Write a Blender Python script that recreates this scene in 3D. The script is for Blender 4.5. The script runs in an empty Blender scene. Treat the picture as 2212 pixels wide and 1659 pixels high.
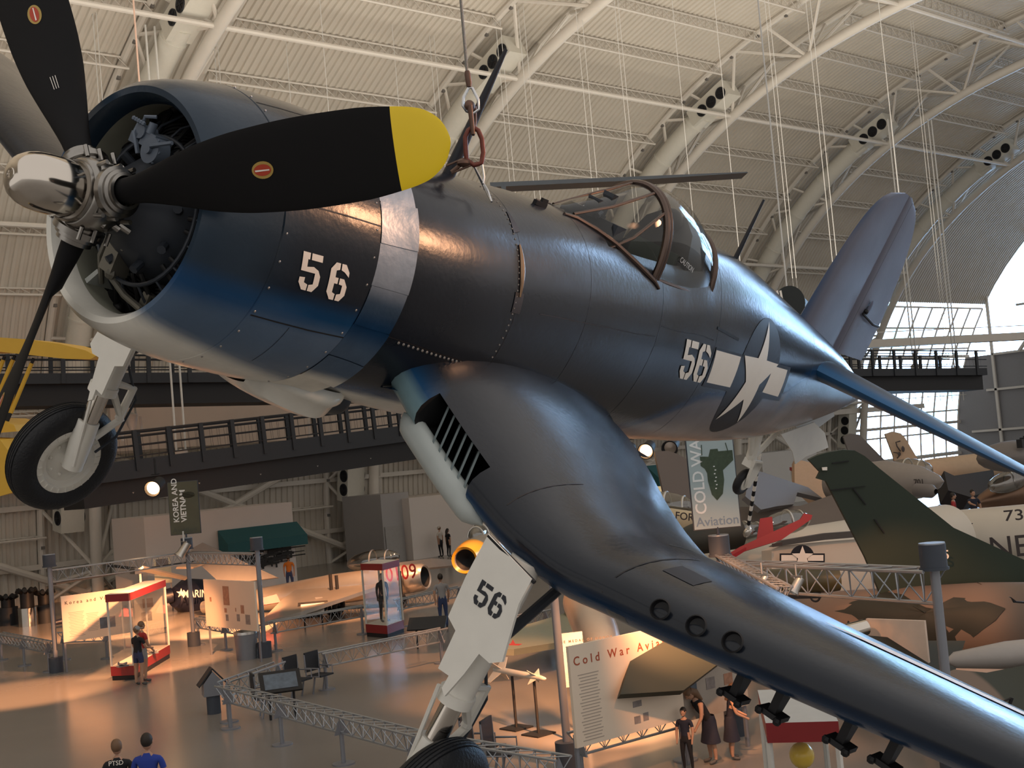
import bpy, math, random
from mathutils import Vector as V, Matrix
PI = math.pi
rad = math.radians
random.seed(7)
COL = bpy.context.scene.collection

# ------------------------------------------------------------------ mesh helpers
class MB:
    def __init__(s):
        s.v = []; s.f = []; s.m = []; s.c = {}
    def add(s, vs, fs, mi=0):
        o = len(s.v)
        s.v += [tuple(p) for p in vs]
        for f in fs:
            s.f.append(tuple(i + o for i in f)); s.m.append(mi)
        return o
    def box(s, c, d, R=None, mi=0):
        h = [x / 2 for x in d]
        vs = [V((a * h[0], b * h[1], e * h[2])) for a in (-1, 1) for b in (-1, 1) for e in (-1, 1)]
        if R is not None: vs = [R @ p for p in vs]
        c = V(c)
        s.add([p + c for p in vs], [(0, 1, 3, 2), (4, 6, 7, 5), (0, 4, 5, 1), (2, 3, 7, 6), (0, 2, 6, 4), (1, 5, 7, 3)], mi)
        return s
    def beam(s, a, b, w, h, mi=0, up=(0, 0, 1)):
        a = V(a); b = V(b); d = (b - a)
        x = d.normalized(); u = V(up)
        if abs(x.dot(u)) > .98: u = V((1, 0, 0))
        y = u.cross(x).normalized(); z = x.cross(y)
        R = Matrix((x, y, z)).transposed()
        return s.box((a + b) / 2, (d.length, w, h), R, mi)
    def grid(s, rows, cu=False, cv=False, mi=0, skip=None):
        nu = len(rows); nv = len(rows[0]); fs = []
        for i in range(nu if cu else nu - 1):
            for j in range(nv if cv else nv - 1):
                if skip and skip(i, j): continue
                i2 = (i + 1) % nu; j2 = (j + 1) % nv
                fs.append((i * nv + j, i * nv + j2, i2 * nv + j2, i2 * nv + j))
        return s.add([p for r in rows for p in r], fs, mi)
    def cap(s, o, n, flip=False, mi=0):
        f = list(range(o, o + n))
        if flip: f.reverse()
        s.f.append(tuple(f)); s.m.append(mi)
    def tube(s, pts, r, seg=8, mi=0, caps=True, closed=False):
        pts = [V(p) for p in pts]; n = len(pts)
        if not hasattr(r, '__len__'): r = [r] * n
        rows = []; prev = None
        for i, p in enumerate(pts):
            if closed: t = pts[(i + 1) % n] - pts[i - 1]
            else: t = pts[min(i + 1, n - 1)] - pts[max(i - 1, 0)]
            t.normalize()
            if prev is None:
                u = V((0, 0, 1)) if abs(t.z) < .9 else V((1, 0, 0))
            else: u = prev
            a = (u - t * u.dot(t)).normalized(); b = t.cross(a); prev = a
            rows.append([p + (a * math.cos(2 * PI * k / seg) + b * math.sin(2 * PI * k / seg)) * r[i] for k in range(seg)])
        o = s.grid(rows, cu=closed, cv=True, mi=mi)
        if caps and not closed:
            s.cap(o, seg, True, mi); s.cap(o + (n - 1) * seg, seg, False, mi)
        return s
    def lathe(s, prof, c=(0, 0, 0), ax=(1, 0, 0), seg=32, mi=0, a0=0, a1=360, caps=False):
        x = V(ax).normalized(); u = V((0, 0, 1)) if abs(x.z) < .9 else V((0, 1, 0))
        a = (u - x * u.dot(x)).normalized(); b = x.cross(a); c = V(c)
        full = (a1 - a0) >= 360; n = seg if full else seg + 1
        rows = [[c + x * px + (a * math.cos(rad(a0 + (a1 - a0) * k / seg)) + b * math.sin(rad(a0 + (a1 - a0) * k / seg))) * pr for k in range(n)] for px, pr in prof]
        o = s.grid(rows, cv=full, mi=mi)
        if caps:
            s.cap(o, n, True, mi); s.cap(o + (len(prof) - 1) * n, n, False, mi)
        return s
    def cyl(s, a, b, r, seg=16, mi=0, r2=None):
        return s.tube([a, b], [r, r if r2 is None else r2], seg, mi)
    def ball(s, c, r, seg=14, mi=0, sc=(1, 1, 1), R=None):
        rows = []
        for i in range(seg // 2 + 1):
            t = PI * i / (seg // 2)
            row = []
            for k in range(seg):
                p = V((math.sin(t) * math.cos(2 * PI * k / seg) * sc[0], math.sin(t) * math.sin(2 * PI * k / seg) * sc[1], math.cos(t) * sc[2])) * r
                if R is not None: p = R @ p
                row.append(p + V(c))
            rows.append(row)
        s.grid(rows, cv=True, mi=mi); return s
    def prism(s, poly, fn, t, mi=0, side=None):
        """poly 2D ccw; fn(u,v,w)->3D ; w from 0 to t"""
        n = len(poly)
        o = s.add([fn(u, v, 0) for u, v in poly] + [fn(u, v, t) for u, v in poly],
                  [tuple(range(n - 1, -1, -1)), tuple(range(n, 2 * n))], mi)
        for i in range(n):
            j = (i + 1) % n
            s.f.append((o + i, o + j, o + n + j, o + n + i)); s.m.append(mi if side is None else side)
        return s
    def patch(s, q, fn, nu=4, nv=4, mi=0):
        a, b, c, d = [V((p[0], p[1], 0)) for p in q]
        rows = []
        for i in range(nv + 1):
            t = i / nv; l = a.lerp(d, t); r = b.lerp(c, t)
            rows.append([fn(*(l.lerp(r, k / nu)).to_2d()) for k in range(nu + 1)])
        s.grid(rows, mi=mi); return s
    def torus(s, c, R, r, ax=(0, 0, 1), seg=24, mi=0, sg=8, sc=(1, 1)):
        x = V(ax).normalized(); u = V((0, 0, 1)) if abs(x.z) < .9 else V((0, 1, 0))
        a = (u - x * u.dot(x)).normalized(); b = x.cross(a)
        s.tube([V(c) + a * math.cos(2 * PI * k / seg) * R * sc[0] + b * math.sin(2 * PI * k / seg) * R * sc[1] for k in range(seg)], r, sg, mi, closed=True)
        return s
    def build(s, name, mats, parent=None, smooth=40, colfn=None, M=None, fix=True):
        me = bpy.data.meshes.new(name)
        me.from_pydata(s.v, [], s.f)
        if not isinstance(mats, (list, tuple)): mats = [mats]
        for m in mats: me.materials.append(m)
        if len(mats) > 1:
            me.polygons.foreach_set('material_index', s.m)
        me.update()
        if fix:
            import bmesh
            bm = bmesh.new(); bm.from_mesh(me)
            bmesh.ops.recalc_face_normals(bm, faces=bm.faces); bm.to_mesh(me); bm.free()
        if smooth:
            me.polygons.foreach_set('use_smooth', [True] * len(me.polygons))
            me.set_sharp_from_angle(angle=rad(smooth))
        if colfn:
            at = me.color_attributes.new('paint', 'FLOAT_COLOR', 'POINT')
            for i, v in enumerate(me.vertices):
                c = colfn(*v.co); at.data[i].color = (c[0], c[1], c[2], 1)
        o = bpy.data.objects.new(name, me); COL.objects.link(o)
        if parent is not None: o.parent = parent
        if M is not None: o.matrix_local = M
        return o

def thing(name, label, cat, loc=(0, 0, 0), rz=0, group=None):
    o = bpy.data.objects.new(name, None); COL.objects.link(o)
    o.empty_display_size = .2
    o.location = loc; o.rotation_euler = (0, 0, rz)
    o['label'] = label; o['category'] = cat
    if group: o['group'] = group
    return o
def tag(o, label=None, cat=None, group=None, kind=None):
    if label: o['label'] = label
    if cat: o['category'] = cat
    if group: o['group'] = group
    if kind: o['kind'] = kind
    return o
def dup(root, loc=None, rz=None, label=None, group=None):
    r = root.copy(); COL.objects.link(r)
    if loc is not None: r.location = loc
    if rz is not None: r.rotation_euler = (0, 0, rz)
    if label: r['label'] = label
    if group: r['group'] = group
    for ch in list(root.children):
        c = ch.copy(); COL.objects.link(c); c.parent = r
        for g in list(ch.children):
            d = g.copy(); COL.objects.link(d); d.parent = c
    return r
def text(name, body, size, mat, parent=None, M=None, ext=.002, ax='CENTER', bold=0, sx=1, space=1):
    cu = bpy.data.curves.new(name, 'FONT'); cu.body = body; cu.size = size; cu.extrude = ext
    cu.align_x = ax; cu.align_y = 'CENTER'; cu.offset = bold; cu.resolution_u = 3; cu.space_character = space
    t = bpy.data.objects.new(name, cu); COL.objects.link(t)
    dg = bpy.context.evaluated_depsgraph_get(); dg.update()
    me = bpy.data.meshes.new_from_object(t.evaluated_get(dg))
    bpy.data.objects.remove(t); me.name = name
    me.materials.clear(); me.materials.append(mat)
    if sx != 1: me.transform(Matrix.Diagonal((sx, 1, 1, 1)))
    o = bpy.data.objects.new(name, me); COL.objects.link(o)
    if parent is not None: o.parent = parent
    if M is not None: o.matrix_local = M
    return o
def frame(o, x, y):
    """matrix with local x,y axes given, origin o"""
    x = V(x).normalized(); y = V(y); z = x.cross(y).normalized(); y = z.cross(x)
    M = Matrix((x, y, z)).transposed().to_4x4(); M.translation = V(o); return M
def ip(tab, x):
    """smooth interpolation in table rows (x, a, b, ...)"""
    if x <= tab[0][0]: return tab[0][1:]
    if x >= tab[-1][0]: return tab[-1][1:]
    for i in range(len(tab) - 1):
        if x <= tab[i + 1][0]: break
    x0, x1 = tab[i][0], tab[i + 1][0]; t = (x - x0) / (x1 - x0); h = x1 - x0
    out = []
    for k in range(1, len(tab[0])):
        y0, y1 = tab[i][k], tab[i + 1][k]; d = (y1 - y0) / h
        dl = (y0 - tab[i - 1][k]) / (x0 - tab[i - 1][0]) if i > 0 else d
        dr = (tab[i + 2][k] - y1) / (tab[i + 2][0] - x1) if i + 2 < len(tab) else d
        m0 = 0 if dl * d <= 0 else 2 * dl * d / (dl + d)
        m1 = 0 if dr * d <= 0 else 2 * dr * d / (dr + d)
        out.append((2*t**3-3*t**2+1)*y0 + (t**3-2*t**2+t)*h*m0 + (-2*t**3+3*t**2)*y1 + (t**3-t**2)*h*m1)
    return out
def lin(a, b, n): return [a + (b - a) * i / (n - 1) for i in range(n)]

# ------------------------------------------------------------------ materials
MATS = {}
def mat(name, col, rough=.5, metal=0, var=.08, scale=6, bump=0, bscale=40, emit=None, es=1, coat=0, alpha=1, spec=.5, paint=False, trans=0, ior=1.45):
    if name in MATS: return MATS[name]
    m = bpy.data.materials.new(name); m.use_nodes = True
    nt = m.node_tree; N = nt.nodes; L = nt.links
    b = N['Principled BSDF']
    b.inputs['Roughness'].default_value = rough; b.inputs['Metallic'].default_value = metal
    b.inputs['Specular IOR Level'].default_value = spec
    b.inputs['Coat Weight'].default_value = coat; b.inputs['Coat Roughness'].default_value = .1
    b.inputs['Transmission Weight'].default_value = trans; b.inputs['IOR'].default_value = ior
    tc = N.new('ShaderNodeTexCoord')
    nz = N.new('ShaderNodeTexNoise'); nz.inputs['Scale'].default_value = scale; nz.inputs['Detail'].default_value = 5
    L.new(tc.outputs['Object'], nz.inputs['Vector'])
    hs = N.new('ShaderNodeHueSaturation')
    mr = N.new('ShaderNodeMapRange'); mr.inputs[3].default_value = 1 - var; mr.inputs[4].default_value = 1 + var
    L.new(nz.outputs['Fac'], mr.inputs[0]); L.new(mr.outputs[0], hs.inputs['Value'])
    if paint:
        at = N.new('ShaderNodeAttribute'); at.attribute_name = 'paint'
        L.new(at.outputs['Color'], hs.inputs['Color'])
    else: hs.inputs['Color'].default_value = (*col, 1)
    L.new(hs.outputs[0], b.inputs['Base Color'])
    if paint:
        n3 = N.new('ShaderNodeTexNoise'); n3.inputs['Scale'].default_value = 2.2; n3.inputs['Detail'].default_value = 8; n3.inputs['Roughness'].default_value = .65; L.new(tc.outputs['Object'], n3.inputs['Vector'])
        m3 = N.new('ShaderNodeMapRange'); m3.inputs[1].default_value = .3; m3.inputs[2].default_value = .7; m3.inputs[3].default_value = rough - .03; m3.inputs[4].default_value = rough + .06; L.new(n3.outputs['Fac'], m3.inputs[0]); L.new(m3.outputs[0], b.inputs['Roughness'])
    if bump:
        n2 = N.new('ShaderNodeTexNoise'); n2.inputs['Scale'].default_value = bscale; n2.inputs['Detail'].default_value = 3
        L.new(tc.outputs['Object'], n2.inputs['Vector'])
        bp = N.new('ShaderNodeBump'); bp.inputs['Strength'].default_value = bump; bp.inputs['Distance'].default_value = .02
        L.new(n2.outputs['Fac'], bp.inputs['Height']); L.new(bp.outputs[0], b.inputs['Normal'])
    if emit:
        b.inputs['Emission Color'].default_value = (*emit, 1); b.inputs['Emission Strength'].default_value = es
    if alpha < 1: b.inputs['Alpha'].default_value = alpha
    MATS[name] = m; return m
def glassmat(name, tint=(.9, .95, 1), fac=.12, rough=.02):
    if name in MATS: return MATS[name]
    m = bpy.data.materials.new(name); m.use_nodes = True
    nt = m.node_tree; N = nt.nodes; L = nt.links
    N.remove(N['Principled BSDF']); out = N['Material Output']
    tr = N.new('ShaderNodeBsdfTransparent'); tr.inputs[0].default_value = (*tint, 1)
    gl = N.new('ShaderNodeBsdfGlossy'); gl.inputs['Roughness'].default_value = rough
    lw = N.new('ShaderNodeLayerWeight'); fr = N.new('ShaderNodeMath'); fr.operation = 'POWER'; fr.inputs[1].default_value = 4; L.new(lw.outputs['Facing'], fr.inputs[0])
    ad = N.new('ShaderNodeMath'); ad.operation = 'MULTIPLY_ADD'; ad.inputs[1].default_value = .6; ad.inputs[2].default_value = fac + .03
    mx = N.new('ShaderNodeMixShader')
    L.new(fr.outputs[0], ad.inputs[0]); L.new(ad.outputs[0], mx.inputs[0])
    L.new(tr.outputs[0], mx.inputs[1]); L.new(gl.outputs[0], mx.inputs[2]); L.new(mx.outputs[0], out.inputs[0])
    MATS[name] = m; return m

# ------------------------------------------------------------------ camera
F = 2780.0; W, H = 2212, 1659
HC = 5.6
_a = rad(41.94); _p = rad(3.2); _r = rad(5.03)
CAM = V((0, 0, HC))
_fh = V((math.sin(_a), math.cos(_a), 0)); _r0 = V((math.cos(_a), -math.sin(_a), 0))
FW = (_fh * math.cos(_p) + V((0, 0, 1)) * math.sin(_p)).normalized()
_u0 = _r0.cross(FW)
RT = _r0 * math.cos(_r) - _u0 * math.sin(_r)
UP = _r0 * math.sin(_r) + _u0 * math.cos(_r)
cam = bpy.data.cameras.new('camera'); cam.sensor_width = 36; cam.lens = F / W * 36
cam.clip_start = .1; cam.clip_end = 1000
co = bpy.data.objects.new('camera', cam); COL.objects.link(co)
M = Matrix((RT, UP, -FW)).transposed().to_4x4(); M.translation = CAM
co.matrix_world = M
bpy.context.scene.camera = co
def ray(px, py): return (FW + RT * ((px - W / 2) / F) - UP * ((py - H / 2) / F))
def at_z(px, py, z=0):
    d = ray(px, py); return CAM + d * ((z - CAM.z) / d.z)
def at_y(px, py, y):
    d = ray(px, py); return CAM + d * ((y - CAM.y) / d.y)
def at_d(px, py, dep): return CAM + ray(px, py) * dep

# lettering made of straight strokes, unit cell 1 x 1.6, stencil cuts included
DIG = {
 '5': [[(.0,1.32),(.36,1.32),(.36,1.6),(.0,1.6)], [(.44,1.32),(1,1.32),(1,1.6),(.44,1.6)],
       [(0,.98),(.27,.98),(.27,1.32),(0,1.32)], [(0,.8),(.27,.8),(.27,.98),(0,.98)], [(.27,.8),(.72,.8),(.6,1.06),(.27,1.0)],
       [(.72,.8),(1,.72),(.86,.95),(.6,1.06)], [(.72,.33),(1,.33),(1,.72),(.72,.8)], [(.56,.0),(.76,.0),(1,.33),(.72,.33)],
       [(.52,.0),(.56,0),(.72,.33),(.52,.27)], [(.22,.0),(.46,.0),(.46,.27),(.27,.33)], [(0,.3),(.22,.0),(.27,.33),(.27,.5)], [(0,.3),(.27,.5),(.27,.55),(0,.52)]],
 '6': [[(.24,1.6),(.46,1.6),(.46,1.33),(.28,1.27)], [(0,1.3),(.24,1.6),(.28,1.27),(.28,1.0)], [(.54,1.33),(.54,1.6),(.78,1.6),(.74,1.27)],
       [(.74,1.27),(.78,1.6),(1,1.3),(1,1.1)], [(0,.3),(0,1.3),(.28,1.0),(.28,.33)], [(.22,.0),(0,.3),(.28,.33),(.46,.27)], [(.22,0),(.46,.27),(.46,.27),(.46,0)],
       [(.54,0),(.54,.27),(.74,.33),(.78,0)], [(.78,0),(.74,.33),(1,.68),(1,.3)], [(.74,.33),(.74,.7),(1,.68),(1,.67)], [(.54,.72),(.54,.98),(.78,.98),(.74,.7)], [(.74,.7),(.78,.98),(1,.68),(1,.67)],
       [(.28,.72),(.28,.98),(.46,.98),(.46,.72)]],
}
# ================================================================== the fighter hanging in the foreground
RA = Matrix(((0.5646, -0.7151, 0.4122), (0.106, -0.4325, -0.8954), (0.8185, 0.5492, -0.1684)))
CA = V((-3.64655, -4.97415, 1.01178))
def a2w(p):
    q = RA @ (V(p) - CA); return CAM + RT * q.x - UP * q.y + FW * q.z
AC = thing('fighter_aircraft', 'dark blue gull-winged propeller fighter marked 56 hanging banked in the foreground', 'aircraft')
_o = a2w((0, 0, 0)); _x = a2w((1, 0, 0)) - _o; _y = a2w((0, 1, 0)) - _o
AC.matrix_world = frame(_o, _x, _y)

DARK = (.0100, .0132, .0200); BLUE = (.008, .055, .150); GREYB = (.085, .135, .215); WHITE = (.80, .78, .71); PALE = (.15, .155, .21)
def mix(a, b, t):
    t = max(0, min(1, t)); t = t * t * (3 - 2 * t)
    return tuple(p + (q - p) * t for p, q in zip(a, b))
def band(v, stops):
    for i in range(len(stops) - 1):
        (a, ca), (b, cb) = stops[i], stops[i + 1]
        if v >= b: return mix(cb, ca, (v - b) / (a - b)) if v < a else ca
    return stops[-1][1]
def nose_paint(x, y, z):
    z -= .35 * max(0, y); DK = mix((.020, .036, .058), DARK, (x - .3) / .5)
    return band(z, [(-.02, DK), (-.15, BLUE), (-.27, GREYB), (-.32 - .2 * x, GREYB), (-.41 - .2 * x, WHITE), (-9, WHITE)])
def fus_paint(x, y, z):
    if x < 4.4:
        return band(z, [(-.5, DARK), (-.58, BLUE), (-.63, WHITE), (-9, WHITE)])
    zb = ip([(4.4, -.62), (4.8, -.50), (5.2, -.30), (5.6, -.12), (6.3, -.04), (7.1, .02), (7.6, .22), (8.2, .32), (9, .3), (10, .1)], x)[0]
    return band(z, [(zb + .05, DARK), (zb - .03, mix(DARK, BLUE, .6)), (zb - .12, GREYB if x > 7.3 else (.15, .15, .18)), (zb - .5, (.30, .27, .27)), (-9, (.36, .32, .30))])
M_paint = mat('naval_blue_paint', DARK, .21, 0, .28, 3, .05, 30, paint=True, spec=.36)
M_white = mat('white_gear_paint', (.78, .76, .70), .45, 0, .06, 9)
M_star = mat('insignia_white', (.88, .82, .75), .5, 0, .05)
M_navy = mat('insignia_navy', (.014, .016, .024), .45, 0, .05)
M_line = mat('panel_gap_black', (.006, .006, .008), .6)
M_rivet = mat('worn_bare_metal', (.35, .33, .31), .35, .8)
M_black = mat('propeller_black', (.0045, .0045, .0055), .7, 0, .1, spec=.25)
M_yellow = mat('tip_yellow', (.95, .68, .02), .35, var=.03)
M_red = mat('decal_red', (.45, .05, .02), .5); M_gold = mat('decal_gold', (.42, .28, .07), .5)
M_chrome = mat('polished_steel', (.60, .55, .49), .12, 1, .04)
M_alu = mat('cast_aluminium', (.50, .48, .45), .32, 1, .1, 20)
M_engine = mat('engine_grey', (.035, .042, .055), .45, .2, .2)
M_engblk = mat('engine_black', (.010, .010, .011), .5, .2, .2)
M_primer = mat('inner_cowl_primer', (.50, .50, .40), .6, 0, .2)
M_rubber = mat('tyre_rubber', (.010, .011, .014), .55, 0, .2, 12, .3, 60)
M_oliv = mat('cockpit_green', (.03, .05, .04), .6)
M_glass = glassmat('canopy_glass', (.74, .73, .70), .02)
M_frame = mat('canopy_frame_metal', (.11, .078, .065), .28, .7, .1)

# ---- cowling
cowl = MB()
prof = [(1.12, .60), (.70, .60), (.50, .57), (.36, .53), (.27, .508), (.21, .512), (.165, .535), (.16, .565), (.20, .60), (.28, .632), (.38, .66), (.50, .685), (.53, .690)]
cowl.lathe(prof[:5], seg=96, mi=1)
cowl.lathe(prof[4:], seg=120)
cowl.lathe([(.53, .690), (.535, .686), (.54, .692), (.70, .708), (.9, .722), (1.0, .726), (1.17, .728), (1.17, .70)], seg=120)
cowling = cowl.build('cowling', [M_paint, M_primer], AC, 40, nose_paint)
def nz(x): return .692 + (x - .54) * .1 if x < .7 else (.708 + (x - .7) * .07 if x < .9 else .724 + (x - .9) * .012)
def cowlpt(x, a, off=.003):
    r = nz(x) + off; return V((x, -r * math.cos(rad(a)), r * math.sin(rad(a))))
for ch, x0, sh in (('5', .675, .02), ('6', .862, .02)):
    n = MB()
    for q in DIG[ch]:
        n.patch(q, lambda u, v: cowlpt(x0 + sh * (1.6 - v) + .125 * u, -3 + 14.5 * v / 1.6 + (.9 if ch == '5' else .0), .004), 3, 3)
    n.build('painted_number', M_star, cowling)
n = MB()
for a in (-18, 30, 78):                       # fore-and-aft seams of the cowl panels
    n.patch([(.55, a - .3), (1.17, a - .3), (1.17, a + .3), (.55, a + .3)], lambda u, v: cowlpt(u, v, .0015), 12, 1)
n.patch([(.80, -19), (.803, -19), (.803, -42), (.80, -42)], lambda u, v: cowlpt(u, v, .0015), 1, 12)
n.build('panel_seam', M_line, cowling)
n = MB()
for k in range(-60, 95, 11):
    for x in (.56, 1.14):
        n.ball(cowlpt(x, k, .001), .007, 8, sc=(1, .5, 1))
n.build('fastener', M_rivet, cowling)

# ---- cowl flaps
M_flap = mat('flap_paint_sheen', (.1, .1, .1), .33, .55, .25, 8, .12, 18, paint=True)
FT_REFL = (.30, .34, .40)  # pale upper flaps: bright window reflection put into the metallic colour
def flap_paint_sheen(x, y, z):
    return band(z, [(.12, FT_REFL), (-.02, (.05, .09, .15)), (-.14, BLUE), (-.3, GREYB), (-.45, GREYB), (-.52, WHITE), (-9, WHITE)])
for k in range(18):
    a0 = -62 + k * 17.1
    f = MB(); o = .004 if k % 2 else 0
    rows = [[V((x, -(r + o + q) * math.cos(rad(a)), (r + o + q) * math.sin(rad(a)))) for a in lin(a0, a0 + 17.0, 9)] for x, r, q in
            ((1.172, .728, 0), (1.25, .738, 0), (1.33, .752, 0), (1.415, .768 + (.004 if k % 3 else -.004), 0), (1.415, .755, 0), (1.25, .725, 0), (1.172, .715, 0))]
    f.grid(rows)
    f.build('cowl_flap', M_flap, AC, 40, flap_paint_sheen)

# ---- chin fairing with the oil cooler tunnel
ch = MB()
CH = [(1.12, .30, -.64, .10), (1.2, .36, -.67, .12), (1.4, .42, -.71, .13), (1.6, .42, -.735, .14), (1.72, .38, -.74, .12), (1.82, .30, -.74, .08)]
rows = []
for x in lin(1.1, 1.82, 16):
    hw, zc, hh = ip(CH, x)
    rows.append([V((x, -hw * math.cos(rad(t)), zc - hh * math.sin(rad(t)) + (.06 if abs(t - 90) > 60 else 0))) for t in lin(-20, 200, 24)])
ch.grid(rows)
ch.build('chin_fairing', M_paint, AC, 40, lambda x, y, z: band(z, [(-.55, GREYB), (-.68, WHITE), (-9, WHITE)]))
t = MB(); t.lathe([(1.86, .10), (1.98, .115), (2.02, .10), (1.95, .085), (1.7, .08)], (-.08, -.16, -.73), seg=24)
t.lathe([(1.86, .10), (1.98, .115), (2.02, .10), (1.95, .085), (1.7, .08)], (-.08, .16, -.73), seg=24)
t.build('exhaust_stub', M_engine, AC)

# ---- fuselage
FS = [(1.30, .655, -.69, .655, 0), (1.45, .665, -.71, .67, 0), (1.7, .675, -.73, .69, 0), (2.0, .685, -.77, .70, 0), (2.5, .70, -.80, .68, 0), (3.0, .735, -.80, .65, 0), (3.5, .75, -.80, .62, 0),
      (4.0, .76, -.80, .59, 0), (4.6, .79, -.79, .555, .02), (5.2, .935, -.775, .53, .03), (5.6, .935, -.755, .515, .04), (6.1, .905, -.73, .49, .05), (6.8, .805, -.685, .44, .07),
      (7.7, .665, -.585, .35, .09), (8.6, .52, -.40, .24, .10), (9.2, .40, -.24, .16, .10), (9.7, .27, -.09, .09, .09), (10.05, .12, .04, .02, .08)]
def fus(x, a, off=0):
    zt, zb, ry, z0 = ip(FS, x); c = math.cos(rad(a)); s = math.sin(rad(a))
    n = 2.0 if s > 0 else 2.15
    k = 2 / n
    y = ry * abs(c) ** k * (1 if c > 0 else -1); rz = (zt - z0) if s > 0 else (z0 - zb)
    if s > 0 and x > 4.7:                       # narrower turtledeck behind the cockpit
        w = min(1, (x - 4.7) / .5) * max(0, 1 - (x - 4.7) / 4.5); y *= 1 - .22 * w * s * s
    z = z0 + rz * abs(s) ** k * (1 if s > 0 else -1)
    nrm = V((0, -c / max(ry, .05), s / max(rz, .05))).normalized()
    return V((x, -y, z)) + nrm * off
NA = 96
xs = [1.30, 1.31] + lin(1.36, 4.3, 34) + lin(4.4, 5.3, 16) + lin(5.42, 10.05, 44)
def cockpit_hole(i, j):
    x = (xs[i] + xs[min(i + 1, len(xs) - 1)]) / 2; a = 360 * (j + .5) / NA
    return 3.72 < x < 5.02 and 61 < a < 119
fu = MB(); fu.grid([[fus(x, 360 * k / NA) for k in range(NA)] for x in xs], cv=True, skip=cockpit_hole)
fu.cap(0, NA, True)
# dark inner face of the nose section
fuselage = fu.build('fuselage', M_paint, AC, 45, fus_paint)
fw = MB(); fw.lathe([(1.28, .68), (1.28, .01)], seg=40); fw.build('firewall', M_engblk, AC)

def fusz(x, z, off=0):
    zt, zb, ry, z0 = ip(FS, x); q = max(-.98, min(.98, (z - z0) / ((zt - z0) if z > z0 else (z0 - zb)))); n = 2.0 if q > 0 else 2.15
    return fus(x, math.degrees(math.asin(abs(q) ** (n / 2))) * (1 if q > 0 else -1), off)
INS = lambda u, v: (6.34 + .42 * u, .10 + (.45 * v if v > 0 else .56 * v))
ins = MB()
# barred star: navy field first, then the white shapes one step prouder
def fo(off): return lambda x, a: fus(x, a, off)
def fz(off): return lambda x, z: fusz(x, z, off)
K = 40
for k in range(K):
    a0, a1 = 2 * PI * k / K, 2 * PI * (k + 1) / K
    p = [INS(0, 0), INS(0, 0), INS(1.06 * math.cos(a1), 1.06 * math.sin(a1)), INS(1.06 * math.cos(a0), 1.06 * math.sin(a0))]
    ins.patch([p[0], p[3], p[2], p[1]], fz(.003), 8, 1, 0)
ins.patch([(5.42, -.085), (5.95, -.085), (5.90, .24), (5.38, .24)], fz(.004), 8, 6, 0)
ins.patch([(6.60, -.085), (7.20, -.085), (7.09, .24), (6.60, .24)], fz(.004), 8, 6, 0)
ins.patch([(5.46, -.045), (5.93, -.045), (5.88, .22), (5.39, .22)], fz(.006), 6, 5, 1)
ins.patch([(6.66, -.03), (7.10, -.045), (7.02, .21), (6.64, .215)], fz(.006), 6, 5, 1)
for k in range(5):
    t = PI / 2 + k * 2 * PI / 5; r = .40
    tip = INS(math.cos(t), math.sin(t)); l = INS(r * math.cos(t + PI / 5), r * math.sin(t + PI / 5)); rr = INS(r * math.cos(t - PI / 5), r * math.sin(t - PI / 5)); c = INS(0, 0)
    ins.patch([c, rr, tip, tip], fz(.008), 6, 8, 1); ins.patch([c, l, tip, tip], fz(.008), 6, 8, 1)
ins.build('star_insignia', [M_navy, M_star], fuselage)
for chx, x0 in (('5', 4.84), ('6', 5.085)):
    n = MB()
    for q in DIG[chx]:
        n.patch(q, lambda u, v: fusz(x0 + .10 * (1 - v / 1.6) + .215 * u, -.06 + .30 * v / 1.6, .006), 3, 3)
    n.build('painted_number', M_star, fuselage)
n = MB()
def seam(x0, a0, x1, a1, w=.004, m=18):
    n.patch([(x0, a0), (x0 + w, a0), (x1 + w, a1), (x1, a1)] if abs(x1 - x0) < .3 else [(x0, a0), (x1, a1), (x1, a1 + .5), (x0, a0 + .5)], fo(.0015), 1 if abs(x1 - x0) < .3 else m, m if abs(x1 - x0) < .3 else 1)
for x in (2.47, 3.30, 4.35): seam(x, -35, x + .05, 88)
seam(5.35, -50, 5.35, 85)
seam(1.45, -13, 2.7, -17); seam(2.75, 12, 4.35, 14); seam(4.4, 20, 5.3, 16); seam(7.72, -60, 7.72, 60)
n.build('panel_seam', M_line, fuselage)
n = MB()
for x in lin(1.62, 2.72, 28): n.ball(fus(x, -14.5 - 2.5 * (x - 1.6), .002), .009, 8, sc=(1, .6, 1))
for a in lin(-28, 84, 40): n.ball(fus(2.46, a, .001), .006, 6)
for a in lin(-40, 80, 26): n.ball(fus(1.50, a, .001), .007, 6)
n.build('fastener', M_rivet, fuselage)
n = MB(); n.tube([fus(2.49, a, .006) for a in lin(18, 44, 12)], [.006 + .011 * math.sin(PI * k / 11) for k in range(12)], 8)
n.build('exhaust_port_lip', mat('exhaust_bronze', (.30, .19, .12), .25, 1), fuselage)
for q_ in ([(2.44, 10), (2.53, 10), (2.53, 20), (2.44, 20)], [(2.46, 50), (2.54, 52), (2.51, 64), (2.49, 64)], [(5.32, 22), (5.75, 19), (5.75, 20.5), (5.32, 23.5)]):
    n = MB(); n.patch(q_, fo(.004), 4, 5); n.build('dark_slot', M_line, fuselage)

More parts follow.
